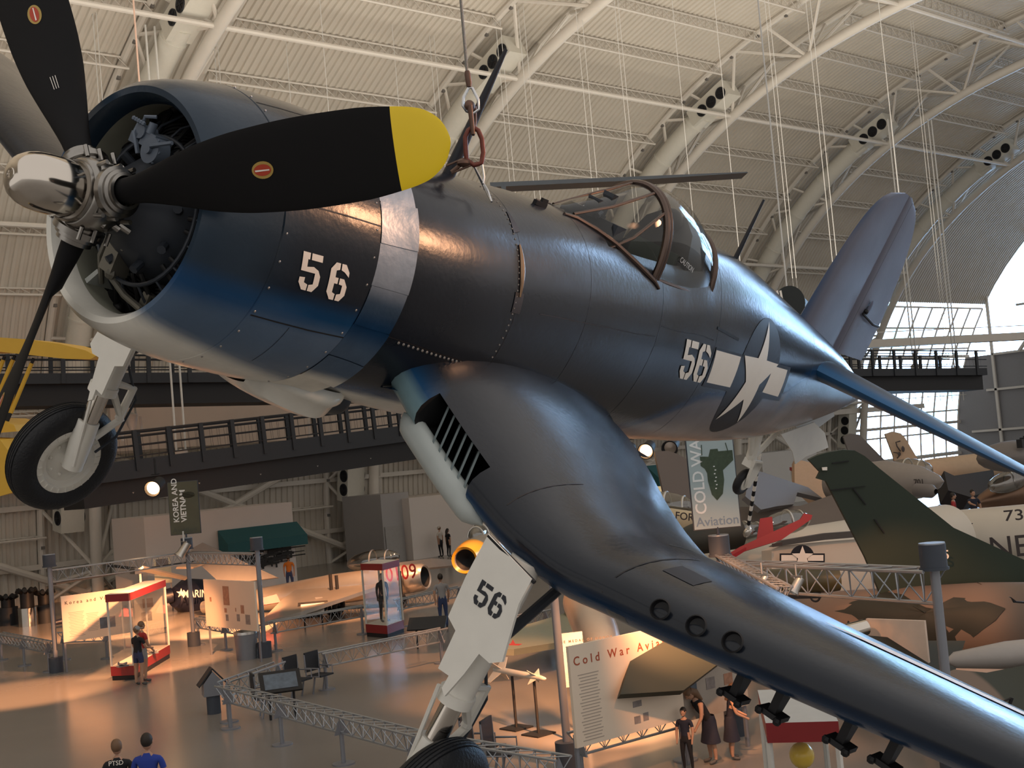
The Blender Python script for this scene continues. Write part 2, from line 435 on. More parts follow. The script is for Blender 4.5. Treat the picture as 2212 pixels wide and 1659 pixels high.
# ---- wing (both sides share one builder)
WT = [(.35, 1.86, -.36, 4.55, -.50, .17), (.60, 1.80, -.42, 4.50, -.55, .17), (.86, 1.76, -.51, 4.44, -.64, .17), (1.21, 1.75, -.635, 4.36, -.80, .17), (1.45, 1.75, -.71, 4.32, -.89, .165),
      (1.75, 1.75, -.775, 4.28, -.96, .165), (2.0, 1.75, -.79, 4.26, -.985, .165), (2.3, 1.755, -.75, 4.24, -.94, .16), (2.63, 1.765, -.705, 4.20, -.895, .155), (3.2, 1.79, -.61, 4.10, -.82, .15),
      (3.8, 1.82, -.505, 4.0, -.74, .145), (4.6, 1.88, -.37, 3.82, -.60, .14), (5.4, 1.97, -.23, 3.62, -.44, .13), (5.9, 2.08, -.14, 3.4, -.32, .12), (6.15, 2.25, -.09, 3.1, -.24, .10), (6.25, 2.5, -.07, 2.8, -.18, .06)]
def wsurf(y, t, up, off=0):
    xl, zl, xt, zt, tc = ip(WT, y); c = xt - xl
    th = 5 * tc * c * (.2969 * math.sqrt(t) - .126 * t - .3516 * t * t + .2843 * t ** 3 - .1036 * t ** 4) + off
    cam_ = .022 * c * 4 * t * (1 - t)
    return xl + c * t - (off if t < .01 else 0), zl + (zt - zl) * t + cam_ + (th if up else -th)
NT = 22
ts = [(1 - math.cos(PI * k / (NT) )) / 2 for k in range(NT + 1)]
def wing_paint_s(s):
    def fn(x, y, z):
        y = abs(y); xl, zl, xt, zt, tc = ip(WT, y); t = max(0, (x - xl) / (xt - xl)); zc = zl + (zt - zl) * t
        d = z - zc
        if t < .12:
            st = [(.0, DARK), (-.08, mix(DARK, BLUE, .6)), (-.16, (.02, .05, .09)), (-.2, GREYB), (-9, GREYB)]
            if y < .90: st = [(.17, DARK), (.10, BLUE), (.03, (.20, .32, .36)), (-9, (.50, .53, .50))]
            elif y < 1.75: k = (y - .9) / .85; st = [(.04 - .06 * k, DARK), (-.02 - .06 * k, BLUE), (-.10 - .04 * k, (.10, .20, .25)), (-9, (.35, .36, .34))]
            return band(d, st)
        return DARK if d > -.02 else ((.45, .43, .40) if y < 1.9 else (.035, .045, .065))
    return fn
YI0, YI1 = .86, 1.37
def wing(s):
    ys = lin(.35, .82, 6) + [YI0] + lin(.92, 1.31, 8) + [YI1] + lin(1.45, 3.2, 26) + lin(3.3, 5.8, 26) + lin(5.85, 6.25, 10)
    order = [(t, True) for t in reversed(ts)] + [(t, False) for t in ts[1:]]
    w = MB()
    rows = []
    for y in ys:
        r = []
        for t, up in order:
            x, z = wsurf(y, t, up); r.append(V((x, s * y, z)))
        rows.append(r)
    def hole(i, j):
        y = (ys[i] + ys[min(i + 1, len(ys) - 1)]) / 2
        return YI0 < y < YI1 and NT - 3 <= j <= NT + 1
    w.grid(rows, skip=hole)
    o = w.build('wing', M_paint, AC, 50, wing_paint_s(s))
    # air intake in the leading edge
    i = MB()
    back = []
    for y in [YI0, 1.0, 1.15, 1.28, YI1]:
        x0, z0 = wsurf(y, ts[3], True); x1, z1 = wsurf(y, ts[2], False)
        back.append([V((x0, s * y, z0)), V((x0 + .30, s * y, z0 - .06)), V((x1 + .33, s * y, z1 + .04)), V((x1, s * y, z1))])
    i.grid(back)
    for r, y in ((back[0], YI0), (back[-1], YI1)):
        pf = [V((wsurf(y, ts[k], True)[0], s * y, wsurf(y, ts[k], True)[1])) for k in (3, 2, 1, 0)] + [V((wsurf(y, ts[k], False)[0], s * y, wsurf(y, ts[k], False)[1])) for k in (1, 2)]
        i.add(r, [(0, 1, 2, 3)]); i.add(pf, [(0, 1, 2, 3, 4, 5)])
    duct = i.build('air_intake', M_engblk, AC)
    for y in lin(.95, 1.26, 6):
        v = MB(); x0, z0 = wsurf(y, ts[3], True); x1, z1 = wsurf(y, ts[2], False)
        v.prism([(x0 + .03, z0 - .01), (x1 + .0, z1 + .015), (x1 + .15, z1 + .05), (x0 + .16, z0 - .05)], lambda u, w_, q: V((u, s * (y + q + (x0 - u) * .75), w_)), .014)
        v.build('intake_vane', mat('vane_grey', (.16, .20, .21), .5), duct)
    # lower lip
    l = MB(); pts = []; rr = []
    for y in lin(.70, 1.50, 18):
        x, z = wsurf(y, ts[2], False); k = min(1, (y - .70) / .12, (1.50 - y) / .12); k = max(.02, math.sin(PI / 2 * k))
        pts.append(V((x - .01 + .04, s * y, z - .035))); rr.append(.075 * k)
    l.tube(pts, rr, 16)
    l.build('intake_lip', mat('intake_lip_paint', (.42, .46, .45), .3, 0, .1), AC)
    return o
wing_p = wing(-1); wing_s = wing(1)
def wpt(s, y, t, off=.003, up=True):
    x, z = wsurf(y, t, up, off); return V((x, s * y, z))
n = MB()
for y0, t0, y1, t1 in ((2.32, .0, 2.34, .34), (2.34, .34, 2.12, .36), (2.12, .36, 2.10, .95)):
    n.patch([(y0, t0), (y0 + .008, t0), (y1 + .008, t1), (y1, t1)], lambda y, t: wpt(-1, y, t, .002), 1, 14)
n.patch([(1.60, .02), (1.606, .02), (1.56, .30), (1.554, .30)], lambda y, t: wpt(-1, y, t, .002), 1, 10)
n.patch([(2.42, .12), (2.60, .12), (2.60, .20), (2.42, .20)], lambda y, t: wpt(-1, y, t, .002), 4, 3)
n.build('panel_seam', M_line, wing_p)
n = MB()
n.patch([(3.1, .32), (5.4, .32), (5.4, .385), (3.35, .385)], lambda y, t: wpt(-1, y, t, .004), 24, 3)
n.build('pale_wing_strip', mat('strip_cream', (.72, .58, .46), .5), wing_p)  # cream band laid on the upper skin of the outer wing
n = MB()
n.patch([(2.36, .015), (2.47, .015), (2.47, .05), (2.36, .05)], lambda y, t: wpt(-1, y, t, .003, False), 3, 3)
n.build('light_window', M_glass, wing_p)
for k, y in enumerate((2.63, 2.82, 3.005)):
    x, z = wsurf(y, .004, True); g = MB()
    g.lathe([(-.004, .052), (-.010, .045), (.02, .040), (.03, .0)], (x - .012, -y, z + .018), (1, 0, -.35), 20)
    g.build('gun_port', M_line, wing_p)
for y in (3.02, 3.22, 3.55, 3.76):
    r = MB(); x, z = wsurf(y, .12, False)
    r.prism([(x - .03, z + .05), (x - .01, z - .10), (x + .07, z - .10), (x + .10, z + .05)], lambda u, v, w_: V((u, -y + .02 - w_, v)), .04)
    r.box((x + .03, -y, z - .11), (.12, .12, .025)); r.ball((x - .03, -y - .05, z - .115), .022, 8); r.ball((x - .03, -y + .05, z - .115), .022, 8)
    r.build('rocket_launcher_stub', M_line, wing_p)

# wing root fillet
fl = MB(); rows = []
for x in lin(1.80, 4.55, 26):
    t = (x - 1.80) / 2.7; ang = ip([(0, -42), (.12, -31), (.3, -23), (.5, -24), (.7, -32), (.9, -44), (1, -52)], t)[0]
    p0 = fus(x, ang, .0); yo = .83
    tt = max(.002, min(.98, (x - 1.78) / 2.65))
    xx, zz = wsurf(yo, tt, True, -.003); p2 = V((x, -yo, zz)); p1 = V((x, -ip(FS, x)[2] - .03, zz + .05 * math.sin(PI * tt)))
    rows.append([(p0 * (1 - u) ** 2 + p1 * 2 * u * (1 - u) + p2 * u * u) for u in lin(0, 1, 8)])
fl.grid(rows); fl.build('wing_root_fillet', M_paint, AC, 50, lambda x, y, z: DARK if x > 1.95 else mix(BLUE, DARK, (x - 1.8) / .15))
n = MB(); n.tube([r[0].lerp(r[1], .12) + V((0, -.010, .010)) for r in rows[:-3]], .0045, 6); n.build('worn_edge', M_rivet, AC)

# ---- tail surfaces
def panel(outline_le, outline_te, tk, mapf, nt=10):
    """lofted thin surface: rows between matching leading and trailing edge points"""
    m = MB(); rows = []
    for (a, b, k) in zip(outline_le, outline_te, tk):
        a = V(a); b = V(b); c = (b - a)
        up = []; dn = []
        for q in range(nt + 1):
            t = (1 - math.cos(PI * q / nt)) / 2; th = k * (2.6 * math.sqrt(t) * (1 - t) + .02)
            p = a + c * t; up.append(mapf(p, th)); dn.append(mapf(p, -th))
        rows.append(up + dn[::-1][1:-1])
    o = m.grid(rows, cv=True); nn = len(rows[0]); m.cap(0, nn, True); m.cap((len(rows) - 1) * nn, nn)
    return m
FIN = [(.35, 7.62, 9.0), (.66, 7.70, 9.0), (.9, 7.74, 9.0), (1.2, 7.80, 9.0), (1.5, 7.88, 9.0), (1.75, 7.98, 9.0), (1.95, 8.12, 9.0), (2.05, 8.26, 9.0), (2.11, 8.40, 9.0), (2.15, 8.62, 8.98)]
zl = lin(.35, 2.15, 26)
M_fin = mat('tail_paint', PALE, .42, 0, .12, 4, .03, 30, paint=True)
fp = lambda x, y, z: mix(BLUE, PALE, (x - (7.60 + .12 * (z - .35) + max(0, z - 1.5) * .5)) / .22)
panel([(ip(FIN, z)[0], 0, z) for z in zl], [(8.78, 0, z) for z in zl], [.055 * max(.12, 1 - (z - .3) / 2.2) for z in zl], lambda p, t: V((p.x, t, p.z))).build('fin', M_fin, AC, 50, fp)
RUD = [(.44, 9.62), (.47, 9.65), (.9, 9.64), (1.3, 9.56), (1.6, 9.46), (1.85, 9.33), (2.0, 9.20), (2.10, 9.02), (2.15, 8.85)]
zr = lin(.46, 2.148, 24)
rud = panel([(8.76, 0, z) for z in zr], [(ip(RUD, z)[0], 0, z) for z in zr], [.045 * max(.15, 1 - (z - .3) / 2.4) for z in zr], lambda p, t: V((p.x, t * (1 - .8 * max(0, (p.x - 8.76))), p.z))).build('rudder', M_fin, AC, 50, lambda x, y, z: PALE)
n = MB(); n.patch([(8.765, .5), (8.772, .5), (8.772, 2.1), (8.765, 2.1)], lambda x, z: V((x, -.062, z)), 1, 10)
n.tube([(8.95, -.05, .92), (9.3, -.06, .86), (9.56, -.03, .86)], .014, 6); n.ball((9.02, -.04, .95), .03, 8)
n.build('rudder_fitting', M_line, rud)
n = MB(); n.ball((9.07, -.042, 1.0), .08, 14, sc=(.6, .1, 1)); n.build('access_cover', mat('cover_blue', (.10, .11, .17), .5), rud)
def stab(s):
    ST = [(.18, 7.88, 9.28), (.5, 7.93, 9.30), (1.0, 8.00, 9.30), (1.6, 8.11, 9.28), (2.1, 8.22, 9.22), (2.35, 8.32, 9.12), (2.48, 8.48, 8.95), (2.52, 8.62, 8.8)]
    yy = lin(.18, 2.52, 26)
    z0 = lambda y: .27 - .008 * y
    f = lambda x, y, z: mix((.012, .10, .25), DARK, (x - (7.86 + .15 * abs(y))) / .22) if z > .2 else mix((.015, .12, .28), (.3, .3, .3), (x - (7.84 + .15 * abs(y))) / .25)
    return panel([(ip(ST, y)[0], s * y, z0(y)) for y in yy], [(ip(ST, y)[1], s * y, z0(y)) for y in yy], [.115 * max(.2, 1 - .3 * y) for y in yy], lambda p, t: V((p.x, p.y, p.z + t))).build('stabilizer', M_fin, AC, 50, f)
stab(-1); stab(1)

# ---- windshield and canopy
CP = [(3.30, .745, .05), (3.45, .79, .16), (3.6, .85, .22), (3.8, .925, .285), (4.0, 1.01, .325), (4.28, 1.13, .375), (4.5, 1.165, .385), (4.75, 1.145, .385), (4.98, 1.08, .375), (5.12, 1.02, .36), (5.2, .98, .34)]
def can(x, a, off=0):
    zt, hw = ip(CP, x); zf = min(.56, zt - .06)
    for _ in range(1): zf = {0: zf}[0]
    y = hw * math.cos(rad(a)); z = zf + (zt - zf) * math.sin(rad(a)) ** .9 if 0 < a < 180 else zf
    return V((x, -y * (1 + off), z + off * .4))
c = MB(); c.grid([[can(x, a) for a in lin(0, 180, 30)] for x in lin(3.32, 4.27, 16)]); c.build('windshield', M_glass, AC, 60)
c = MB(); c.grid([[can(x, a) for a in lin(-0, 180, 30)] for x in lin(4.30, 5.18, 16)]); can_o = c.build('canopy', M_glass, AC, 60)
text('stencilled_caution', 'CAUTION', .055, mat('faint_white', (.6, .6, .6), .5), can_o, frame(can(4.62, 14, .02), (1, 0, -.18), (0, .12, 1)), .0005)
f = MB()
for x, r in ((4.275, .026), (4.32, .018)): f.tube([can(x, a, .008) for a in lin(0, 180, 26)], r, 8)
f.tube([can(x, 0, .0) for x in lin(3.4, 4.3, 10)], .018, 8); f.tube([can(x, 180, .0) for x in lin(3.4, 4.3, 10)], .018, 8)
f.tube([can(x, 0, .0) for x in lin(4.3, 5.18, 10)], .016, 8); f.tube([can(x, 180, 0) for x in lin(4.3, 5.18, 10)], .016, 8)
f.tube([can(3.72, 8), can(3.95, 26), can(4.26, 50)], .012, 8); f.tube([can(3.72, 172), can(3.95, 154), can(4.26, 130)], .012, 8)
f.tube([can(5.18, a, .0) for a in lin(0, 180, 20)], .03, 8)
f.tube([can(3.45, 55), can(3.8, 66), can(4.24, 74)], .012, 8); f.tube([can(3.45, 125), can(3.8, 114), can(4.24, 106)], .012, 8)
for m_ in (1, -1):
    q_ = [fusz(x, z, .004) for x, z in ((3.30, .745), (3.45, .738), (3.62, .715), (3.8, .68), (4.0, .62), (4.15, .575), (4.25, .545), (4.31, .51))]
    f.tube([V((p.x, p.y * m_, p.z)) for p in q_], [.010, .016, .02, .02, .02, .02, .016, .010], 8)
f.build('canopy_frame', M_frame, AC)
f = MB()
f.prism([(-.31, .3), (.31, .3), (.30, .72), (.22, .94), (.10, 1.04), (-.10, 1.04), (-.22, .94), (-.30, .72)], lambda u, v, w_: V((4.72 + w_ + .12 * (v - .3), u, v)), .26); f.ball((4.78, 0, .98), .11, 12, sc=(.6, 1, .8))
f.build('headrest', M_engblk, AC)
f = MB(); f.box((4.55, 0, .30), (.4, .42, .06)); f.box((4.78, 0, .52), (.08, .42, .5)); f.build('pilot_seat', M_oliv, AC)
f = MB(); f.box((3.82, 0, .70), (.12, .5, .2)); f.box((3.80, 0, .86), (.14, .10, .10)); f.box((3.9, 0, .93), (.06, .09, .10)); f.tube([(3.7, -.1, .8), (3.86, -.02, .84)], .02, 6); f.box((3.74, .02, .80), (.2, .2, .04))
f.build('gunsight', M_engine, AC)
f = MB(); f.grid([[fus(x, a, -.10) for a in lin(50, -230, 24)] for x in lin(3.7, 5.04, 6)]); f.build('cockpit_tub', M_oliv, AC)
f = MB(); f.prism([(-.30, .2), (.30, .2), (.30, .66), (.2, .88), (-.2, .88), (-.30, .66)], lambda u, v, w_: V((5.04 + w_, u, v)), .03); f.build('bulkhead', M_oliv, AC)

# ---- masts
f = MB(); f.tube([(2.23, 0, .62), (2.24, 0, 1.10), (2.25, 0, 1.48)], [.042, .028, .012], 10); f.build('antenna_mast', M_navy, AC)
f = MB(); f.tube([(6.00, 0, .90), (6.00, 0, 1.44)], [.022, .010], 8); f.build('antenna_mast', M_navy, AC)
f = MB(); f.box((3.02, -.12, .735), (.12, .03, .03)); f.box((3.05, -.12, .75), (.06, .02, .05)); f.build('filler_cap', M_line, AC)

# ---- engine
en = MB()
en.lathe([(-.02, .07), (.02, .12), (.16, .15), (.20, .20), (.34, .30), (.44, .33), (.62, .33), (.62, .30)], seg=40)
for k in range(9):
    a = 2 * PI * k / 9; d = V((0, math.cos(a), math.sin(a)))
    en.cyl(V((.30, 0, 0)) + d * .24, V((.24, 0, 0)) + d * .30, .022, 8)
    en.ball(V((.22, 0, 0)) + d * .17, .03, 8)
engine = en.build('engine', M_engine, AC)
def cylmesh(x0, a, nm='engine_cylinder'):
    d = V((0, math.cos(a), math.sin(a))); m = MB()
    pr = [(.29, .085)]
    for i in range(11): pr += [(.30 + i * .017, .098), (.307 + i * .017, .098), (.3075 + i * .017, .086), (.3165 + i * .017, .086)]
    pr += [(.49, .10), (.50, .11), (.57, .11), (.585, .06), (.585, .0)]
    m.lathe(pr, (x0, 0, 0), d, 20)
    t = V((0, -math.sin(a), math.cos(a)))
    for sg in (-1, 1):
        m.cyl(V((x0 - .25, 0, 0)) + d * .30 + t * .03 * sg, V((x0 - .10, 0, 0)) + d * .55 + t * .07 * sg, .012, 8)
        m.ball(V((x0 - .09, 0, 0)) + d * .55 + t * .075 * sg, .035, 10)
    m.build(nm, M_engblk, engine)
for k in range(9): cylmesh(.56, 2 * PI * k / 9 + .2)
for k in range(9): cylmesh(.82, 2 * PI * (k + .5) / 9 + .2)
h = MB(); h.torus((.30, 0, 0), .36, .011, (1, 0, 0), 40); 
for k in range(18):
    a = 2 * PI * k / 18 + .1; h.tube([V((.30, .36 * math.cos(a), .36 * math.sin(a))), V((.34, .42 * math.cos(a), .42 * math.sin(a))), V((.44, .50 * math.cos(a + .08), .50 * math.sin(a + .08)))], .007, 6)
h.build('ignition_harness', M_engine, engine)
g = MB(); g.box((.18, -.04, .33), (.10, .10, .07)); g.cyl((.12, .02, .35), (.20, .02, .35), .035, 14); g.cyl((.14, -.03, .36), (.14, -.03, .41), .02, 10); g.tube([(.13, .03, .37), (.12, .02, .42), (.15, -.02, .44)], .009, 6); g.box((.15, .05, .31), (.06, .05, .05)); g.cyl((.10, -.12, .30), (.17, -.12, .30), .062, 28); g.cyl((.085, -.12, .30), (.10, -.12, .30), .02, 10)
g.tube([(.09, -.13, .32), (.10, -.25, .38)], .010, 6); g.tube([(.14, 0, .25), (.12, .05, .33), (.15, .08, .38)], .012, 6)
for q in range(8): g.ball((.11, -.12 + .06 * math.cos(q), .30 + .06 * math.sin(q)), .008, 6)
for q in range(5): g.ball((.11, .0 + .02 * q, .39), .012, 6)
g.build('governor', mat('governor_grey', (.10, .125, .165), .45, .2, .2), engine)
g = MB()
g.tube([(.30, .1, -.22), (.28, .05, -.36), (.33, -.05, -.42), (.33, -.2, -.43)], .018, 8); g.tube([(.25, .12, -.15), (.26, .14, -.30), (.34, .16, -.44)], .015, 8)
g.box((.30, .06, -.28), (.10, .10, .14)); g.ball((.27, .03, -.35), .03, 8); g.box((.38, -.16, -.40), (.05, .05, .09))
for q in range(10): g.ball((.22, .10 * math.cos(q * .7), -.14 - .02 * (q % 4)), .012, 6)
g.build('oil_lines', mat('dull_steel', (.20, .19, .16), .4, .6), engine)
g = MB()
for a in (200, 245): 
    d = lambda r, t, x: V((x, -r * math.cos(rad(t)), r * math.sin(rad(t))))
    for z in range(2):
        g.prism([(.28, .50), (.30, .42), (.62, .36), (.66, .52)], lambda u, v, w_: d(v, a + w_ * 120 + z, u), .02)
g.build('baffle_bracket', mat('baffle_grey', (.38, .40, .38), .5, .2), engine)

# ---- propeller
PR = bpy.data.objects.new('propeller', None); COL.objects.link(PR); PR.parent = AC
hb = MB()
hb.lathe([(-.105, .10), (-.102, .150), (-.095, .158), (-.08, .166), (-.03, .172), (.04, .168), (.09, .15), (.12, .11), (.20, .09), (.2, .0)], seg=40)
hb.lathe([(-.118, .128), (-.120, .143), (-.100, .146), (-.098, .13)], seg=40)
BP = 26.8
def bdir(k):
    a = rad(BP + 120 * k); return V((0, -math.cos(a), math.sin(a)))
for k in range(3):
    d = bdir(k)
    hb.lathe([(.06, .105), (.15, .105), (.155, .118), (.185, .118), (.19, .100), (.205, .100), (.21, .085), (.23, .085), (.232, .07)], (0, 0, 0), d, 32)
    t = V((1, 0, 0)).cross(d)
    for sg in (-1, 1):
        for xx in (-.075, .0, .075):
            hb.cyl(V((xx, 0, 0)) + d * .12 + t * .115 * sg, V((xx, 0, 0)) + d * .18 + t * .122 * sg, .011, 8)
    m = V((0, 0, 0)) - d
    for xx in (-.05, .03, .09): hb.cyl(V((xx, 0, 0)) + m * .13, V((xx + .06, 0, 0)) + m * .165, .016, 8)
hub = hb.build('hub', mat('hub_metal', (.30, .285, .265), .25, 1, .15, 20), PR)
dm = MB(); dm.lathe([(-.428, .0), (-.428, .016), (-.434, .018), (-.434, .026), (-.430, .028), (-.428, .045), (-.418, .070), (-.396, .096), (-.362, .115), (-.32, .127), (-.27, .132), (-.115, .134), (-.10, .125)], seg=56)
dm.build('dome', M_chrome, PR)
BT = [(.18, .115, .115, 52), (.30, .13, .10, 46), (.42, .17, .075, 41), (.58, .235, .058, 36), (.76, .30, .045, 32), (1.0, .348, .034, 27), (1.3, .368, .027, 23), (1.6, .355, .020, 20), (1.8, .315, .016, 18), (1.92, .27, .012, 17), (2.0, .185, .009, 16), (2.035, .10, .006, 16), (2.05, .02, .003, 16)]
def blade_pt(k, r, u, f, off=0):
    """u -1..1 across the chord (1 = leading edge), f 1 front face, -1 back"""
    ch_, th, tw = ip(BT, r); d = bdir(k); e = V((1, 0, 0)).cross(d)
    if e.dot(V((0, 0, 1)).cross(V((1, 0, 0)))) > 9: e = -e
    # direction of rotation: blades turn from port up over the top
    e = d.cross(V((1, 0, 0))); 
    if k == 0 and e.z < 0: pass
    cdir = e * SGN * math.cos(rad(tw)) + V((-1, 0, 0)) * math.sin(rad(tw)); nd = d.cross(cdir)
    if nd.x > 0: nd = -nd
    rr = max(0, 1 - u * u) ** (.5 if r < .5 else .65)
    hf = (th / 2) * rr * (1 if f > 0 else (.3 if r > .5 else 1))
    return d * r + cdir * (ch_ / 2 * u) + nd * ((hf + off) if f > 0 else -hf)
SGN = 1
_e = bdir(0).cross(V((1, 0, 0)))
if _e.z < 0: SGN = -1
for k in range(3):
    b = MB(); us = [math.sin(PI * (q / 12 - .5)) for q in range(13)]
    rs = lin(.18, .6, 10) + lin(.66, 1.74, 20) + [1.788, 1.79] + lin(1.80, 2.0, 12) + [2.015, 2.03, 2.042, 2.05]
    rows = [[blade_pt(k, r, u, 1) for u in us] + [blade_pt(k, r, u, -1) for u in us[::-1][1:-1]] for r in rs]
    nn = len(rows[0])
    ny = rs.index(1.79)
    b.grid(rows[:ny + 1], cv=True); b.grid(rows[ny:], cv=True, mi=1)
    b.cap(0, nn, True); b.cap(len(b.v) - nn, nn, False, 1)
    o = b.build('blade', [M_black, M_yellow], PR, 50)
    dd = MB(); 
    def dec(sc, off, mi, sy=1):
        K = 24; c0 = [blade_pt(k, 1.1, 0, 1, off)]
        ring = [blade_pt(k, 1.1 + .060 * sc * math.cos(2 * PI * q / K), .20 * sc * sy * math.sin(2 * PI * q / K), 1, off) for q in range(K)]
        dd.add(c0 + ring, [(0, 1 + q, 1 + (q + 1) % K) for q in range(K)], mi)
    dec(1, .0015, 0); dec(.80, .0025, 1, .82)
    dd.patch([(-.04, -.02), (.04, -.03), (.04, .0), (-.04, .02)], lambda u, v: blade_pt(k, 1.1 + u, v, 1, .004), 2, 2, 2)
    for q in range(3):
        if k == 1: dd.patch([(.62 + .0, -.05 + .09 * q), (.70, -.05 + .09 * q), (.70, -.03 + .09 * q), (.62, -.03 + .09 * q)], lambda u, v: blade_pt(k, u, v, 1, .004), 4, 1, 2)
    dd.build('maker_decal', [M_gold, M_red, M_star], PR)

# ---- landing gear
def gear(s, xg):
    yg = 1.84 * s
    g = bpy.data.objects.new('landing_gear', None); COL.objects.link(g); g.parent = AC
    wy = s * 1.97; WC = V((xg + .04, wy, -2.24))
    m = MB(); m.tube([(xg + .10, yg, -.85), (xg + .04, yg, -1.66)], .085, 16); m.tube([(xg + .04, yg, -1.62), (xg + .04, yg, -1.68)], .10, 16)
    m.build('upper_strut', M_white, g)
    m = MB(); m.cyl((xg + .04, yg, -1.66), (xg + .03, yg, -1.92), .060, 16); m.build('oleo_cylinder', M_chrome, g)
    m = MB(); m.tube([(xg + .03, yg, -1.90), (xg + .03, yg, -2.05), (xg + .04, yg + .0 * s, -2.26)], [.075, .08, .07], 16); m.cyl((xg + .04, yg - .03 * s, -2.24), (xg + .04, wy, -2.24), .05, 12)
    m.tube([(xg + .12, yg, -2.02), (xg + .28, yg, -1.86), (xg + .14, yg, -1.68)], .028, 8); m.tube([(xg + .26, yg, -1.86), (xg + .28, yg, -1.62), (xg + .12, yg, -1.60)], .03, 8)
    m.tube([(xg + .0, yg - .06 * s, -2.22), (xg - .08, yg - .05 * s, -1.60)], .012, 6)
    m.build('lower_strut', M_white, g)
    m = MB(); m.tube([(xg + .16, yg, -1.45), (xg + .34, yg, -1.7), (xg + .30, yg, -2.0), (xg + .16, yg - .02 * s, -2.12)], .010, 6); m.tube([(xg + .5, yg + .05 * s, -.95), (xg + .12, yg, -1.40)], .03, 8)
    m.build('hydraulic_line', M_engine, g)
    # tyre: tread with circumferential grooves
    tp = []
    for q in range(33):
        t = -PI * .5 + PI * q / 32; w_ = math.sin(t); rr = .285 + .122 * math.cos(t) ** .75 if abs(w_) < .999 else .285
        tp.append((.105 * w_, rr))
        if 11 < q < 21 and q % 2 == 0: tp += [(.105 * w_ + .002, rr - .006), (.105 * w_ + .007, rr - .006), (.105 * w_ + .009, rr)]
    m = MB(); m.lathe([(-.07, .20)] + tp + [(.07, .20)], WC, (0, 1, 0), 56); m.build('tyre', M_rubber, g, 35)
    m = MB(); m.lathe([(-.055 * s * 1.0, .0), (-.05 * s, .05), (-.035 * s, .08), (-.03 * s, .15), (-.06 * s, .16), (-.065 * s, .19), (-.085 * s, .20), (-.09 * s, .235), (-.08 * s, .262), (-.05 * s, .265), (.08 * s, .262), (.09 * s, .235), (.06 * s, .18), (.03 * s, .1), (.06 * s, .05), (.06 * s, 0)], WC, (0, 1, 0), 40)
    for q in range(8): m.ball(WC + V((.12 * math.cos(q * PI / 4), -.035 * s, .12 * math.sin(q * PI / 4))), .016, 8)
    for q in range(24): m.box(WC + V((.222 * math.cos(q * PI / 12), -.09 * s, .222 * math.sin(q * PI / 12))), (.008, .012, .03), Matrix.Rotation(-q * PI / 12 + PI / 2, 3, 'Y'))
    m.build('wheel', M_white, g)
    # door ahead of the strut
    P = [(-1.70, -.78), (-2.035, -.84), (-2.03, -.98), (-2.09, -1.27), (-2.03, -1.315), (-1.955, -1.31), (-1.93, -1.44), (-1.885, -1.60), (-1.85, -1.575), (-1.855, -1.50), (-1.78, -1.505), (-1.775, -1.29), (-1.70, -1.255), (-1.69, -1.03)]
    xd = xg - .12
    if s > 0: P = [(a + .17, b - .10) for a, b in P]
    m = MB(); m.prism([(-s * a, b) for a, b in P], lambda u, v, w_: V((xd + w_ + .03 * (v + .8), u, v)), .018)
    dr = m.build('gear_door', M_white, g)
    if s < 0:
        for chx, y0 in (('5', -1.785), ('6', -1.885)):
            m = MB()
            for q in DIG[chx]:
                m.patch(q, lambda u, v: V((xd - .003 + .03 * (-1.11 + .10 * v + .8), y0 - .082 * u, -1.115 + .11 * v / 1.6 * 1.15)), 1, 1)
            m.build('painted_number', M_navy, dr)
    m = MB(); m.tube([(xd + .01, s * 1.70, -.79), (xd + .01, s * 2.05, -.85)], .012, 6); m.build('door_hinge', M_line, dr)
    return g
gear(-1, 1.72); gear(1, 1.94)

# ---- tail wheel, hook and doors
tg = bpy.data.objects.new('tail_gear', None); COL.objects.link(tg); tg.parent = AC
m = MB(); m.tube([(8.05, .02, -.45), (8.15, 0, -.78), (8.2, 0, -.86)], [.05, .055, .06], 10); m.tube([(7.85, 0, -.5), (8.15, 0, -.80)], .03, 8); m.tube([(8.5, 0, -.45), (8.2, 0, -.80)], .03, 8)
m.prism([(8.10, -.80), (8.28, -.80), (8.30, -.95), (8.27, -1.09), (8.20, -1.10), (8.14, -.98)], lambda u, v, w_: V((u, -.085 + w_, v)), .03)
m.box((8.2, -.02, -.86), (.16, .13, .08)); m.build('tail_strut', M_white, tg)
m = MB(); m.torus((8.24, 0, -1.07), .10, .042, (0, 1, 0), 32, sg=12); m.build('tyre', M_rubber, tg)
m = MB(); m.lathe([(-.045, 0), (-.045, .07), (-.03, .085), (.03, .085), (.045, .07), (.045, 0)], (8.24, 0, -1.07), (0, 1, 0), 24); m.build('wheel', M_white, tg)
hk = MB(); A = V((8.32, .0, -.76)); B_ = V((8.93, 0, -1.60)); nseg = 15
for i in range(nseg): hk.cyl(A.lerp(B_, i / nseg), A.lerp(B_, (i + 1) / nseg), .018, 12, mi=i % 2)
hk.ball(A.lerp(B_, 1.04), .055, 12, mi=2, sc=(1, .7, 1.1))
hk.build('arrestor_hook', [M_star, M_line, M_chrome], AC)
m = MB(); m.prism([(8.15, -.46), (8.9, -.28), (9.25, -.36), (9.45, -.50), (8.9, -.63), (8.68, -.72), (8.52, -.60)], lambda u, v, w_: V((u, -.16 + w_ + .25 * (v + .4), v)), .012); m.build('tail_wheel_door', M_white, AC)
m = MB(); m.prism([(8.6, -.36), (9.7, -.10), (9.95, -.22), (9.6, -.44), (9.3, -.46)], lambda u, v, w_: V((u, .10 + w_, v)), .012); m.build('tail_wheel_door', mat('shaded_door', (.50, .54, .58), .5), AC)  # far door's shade put into its colour, darker than the white one
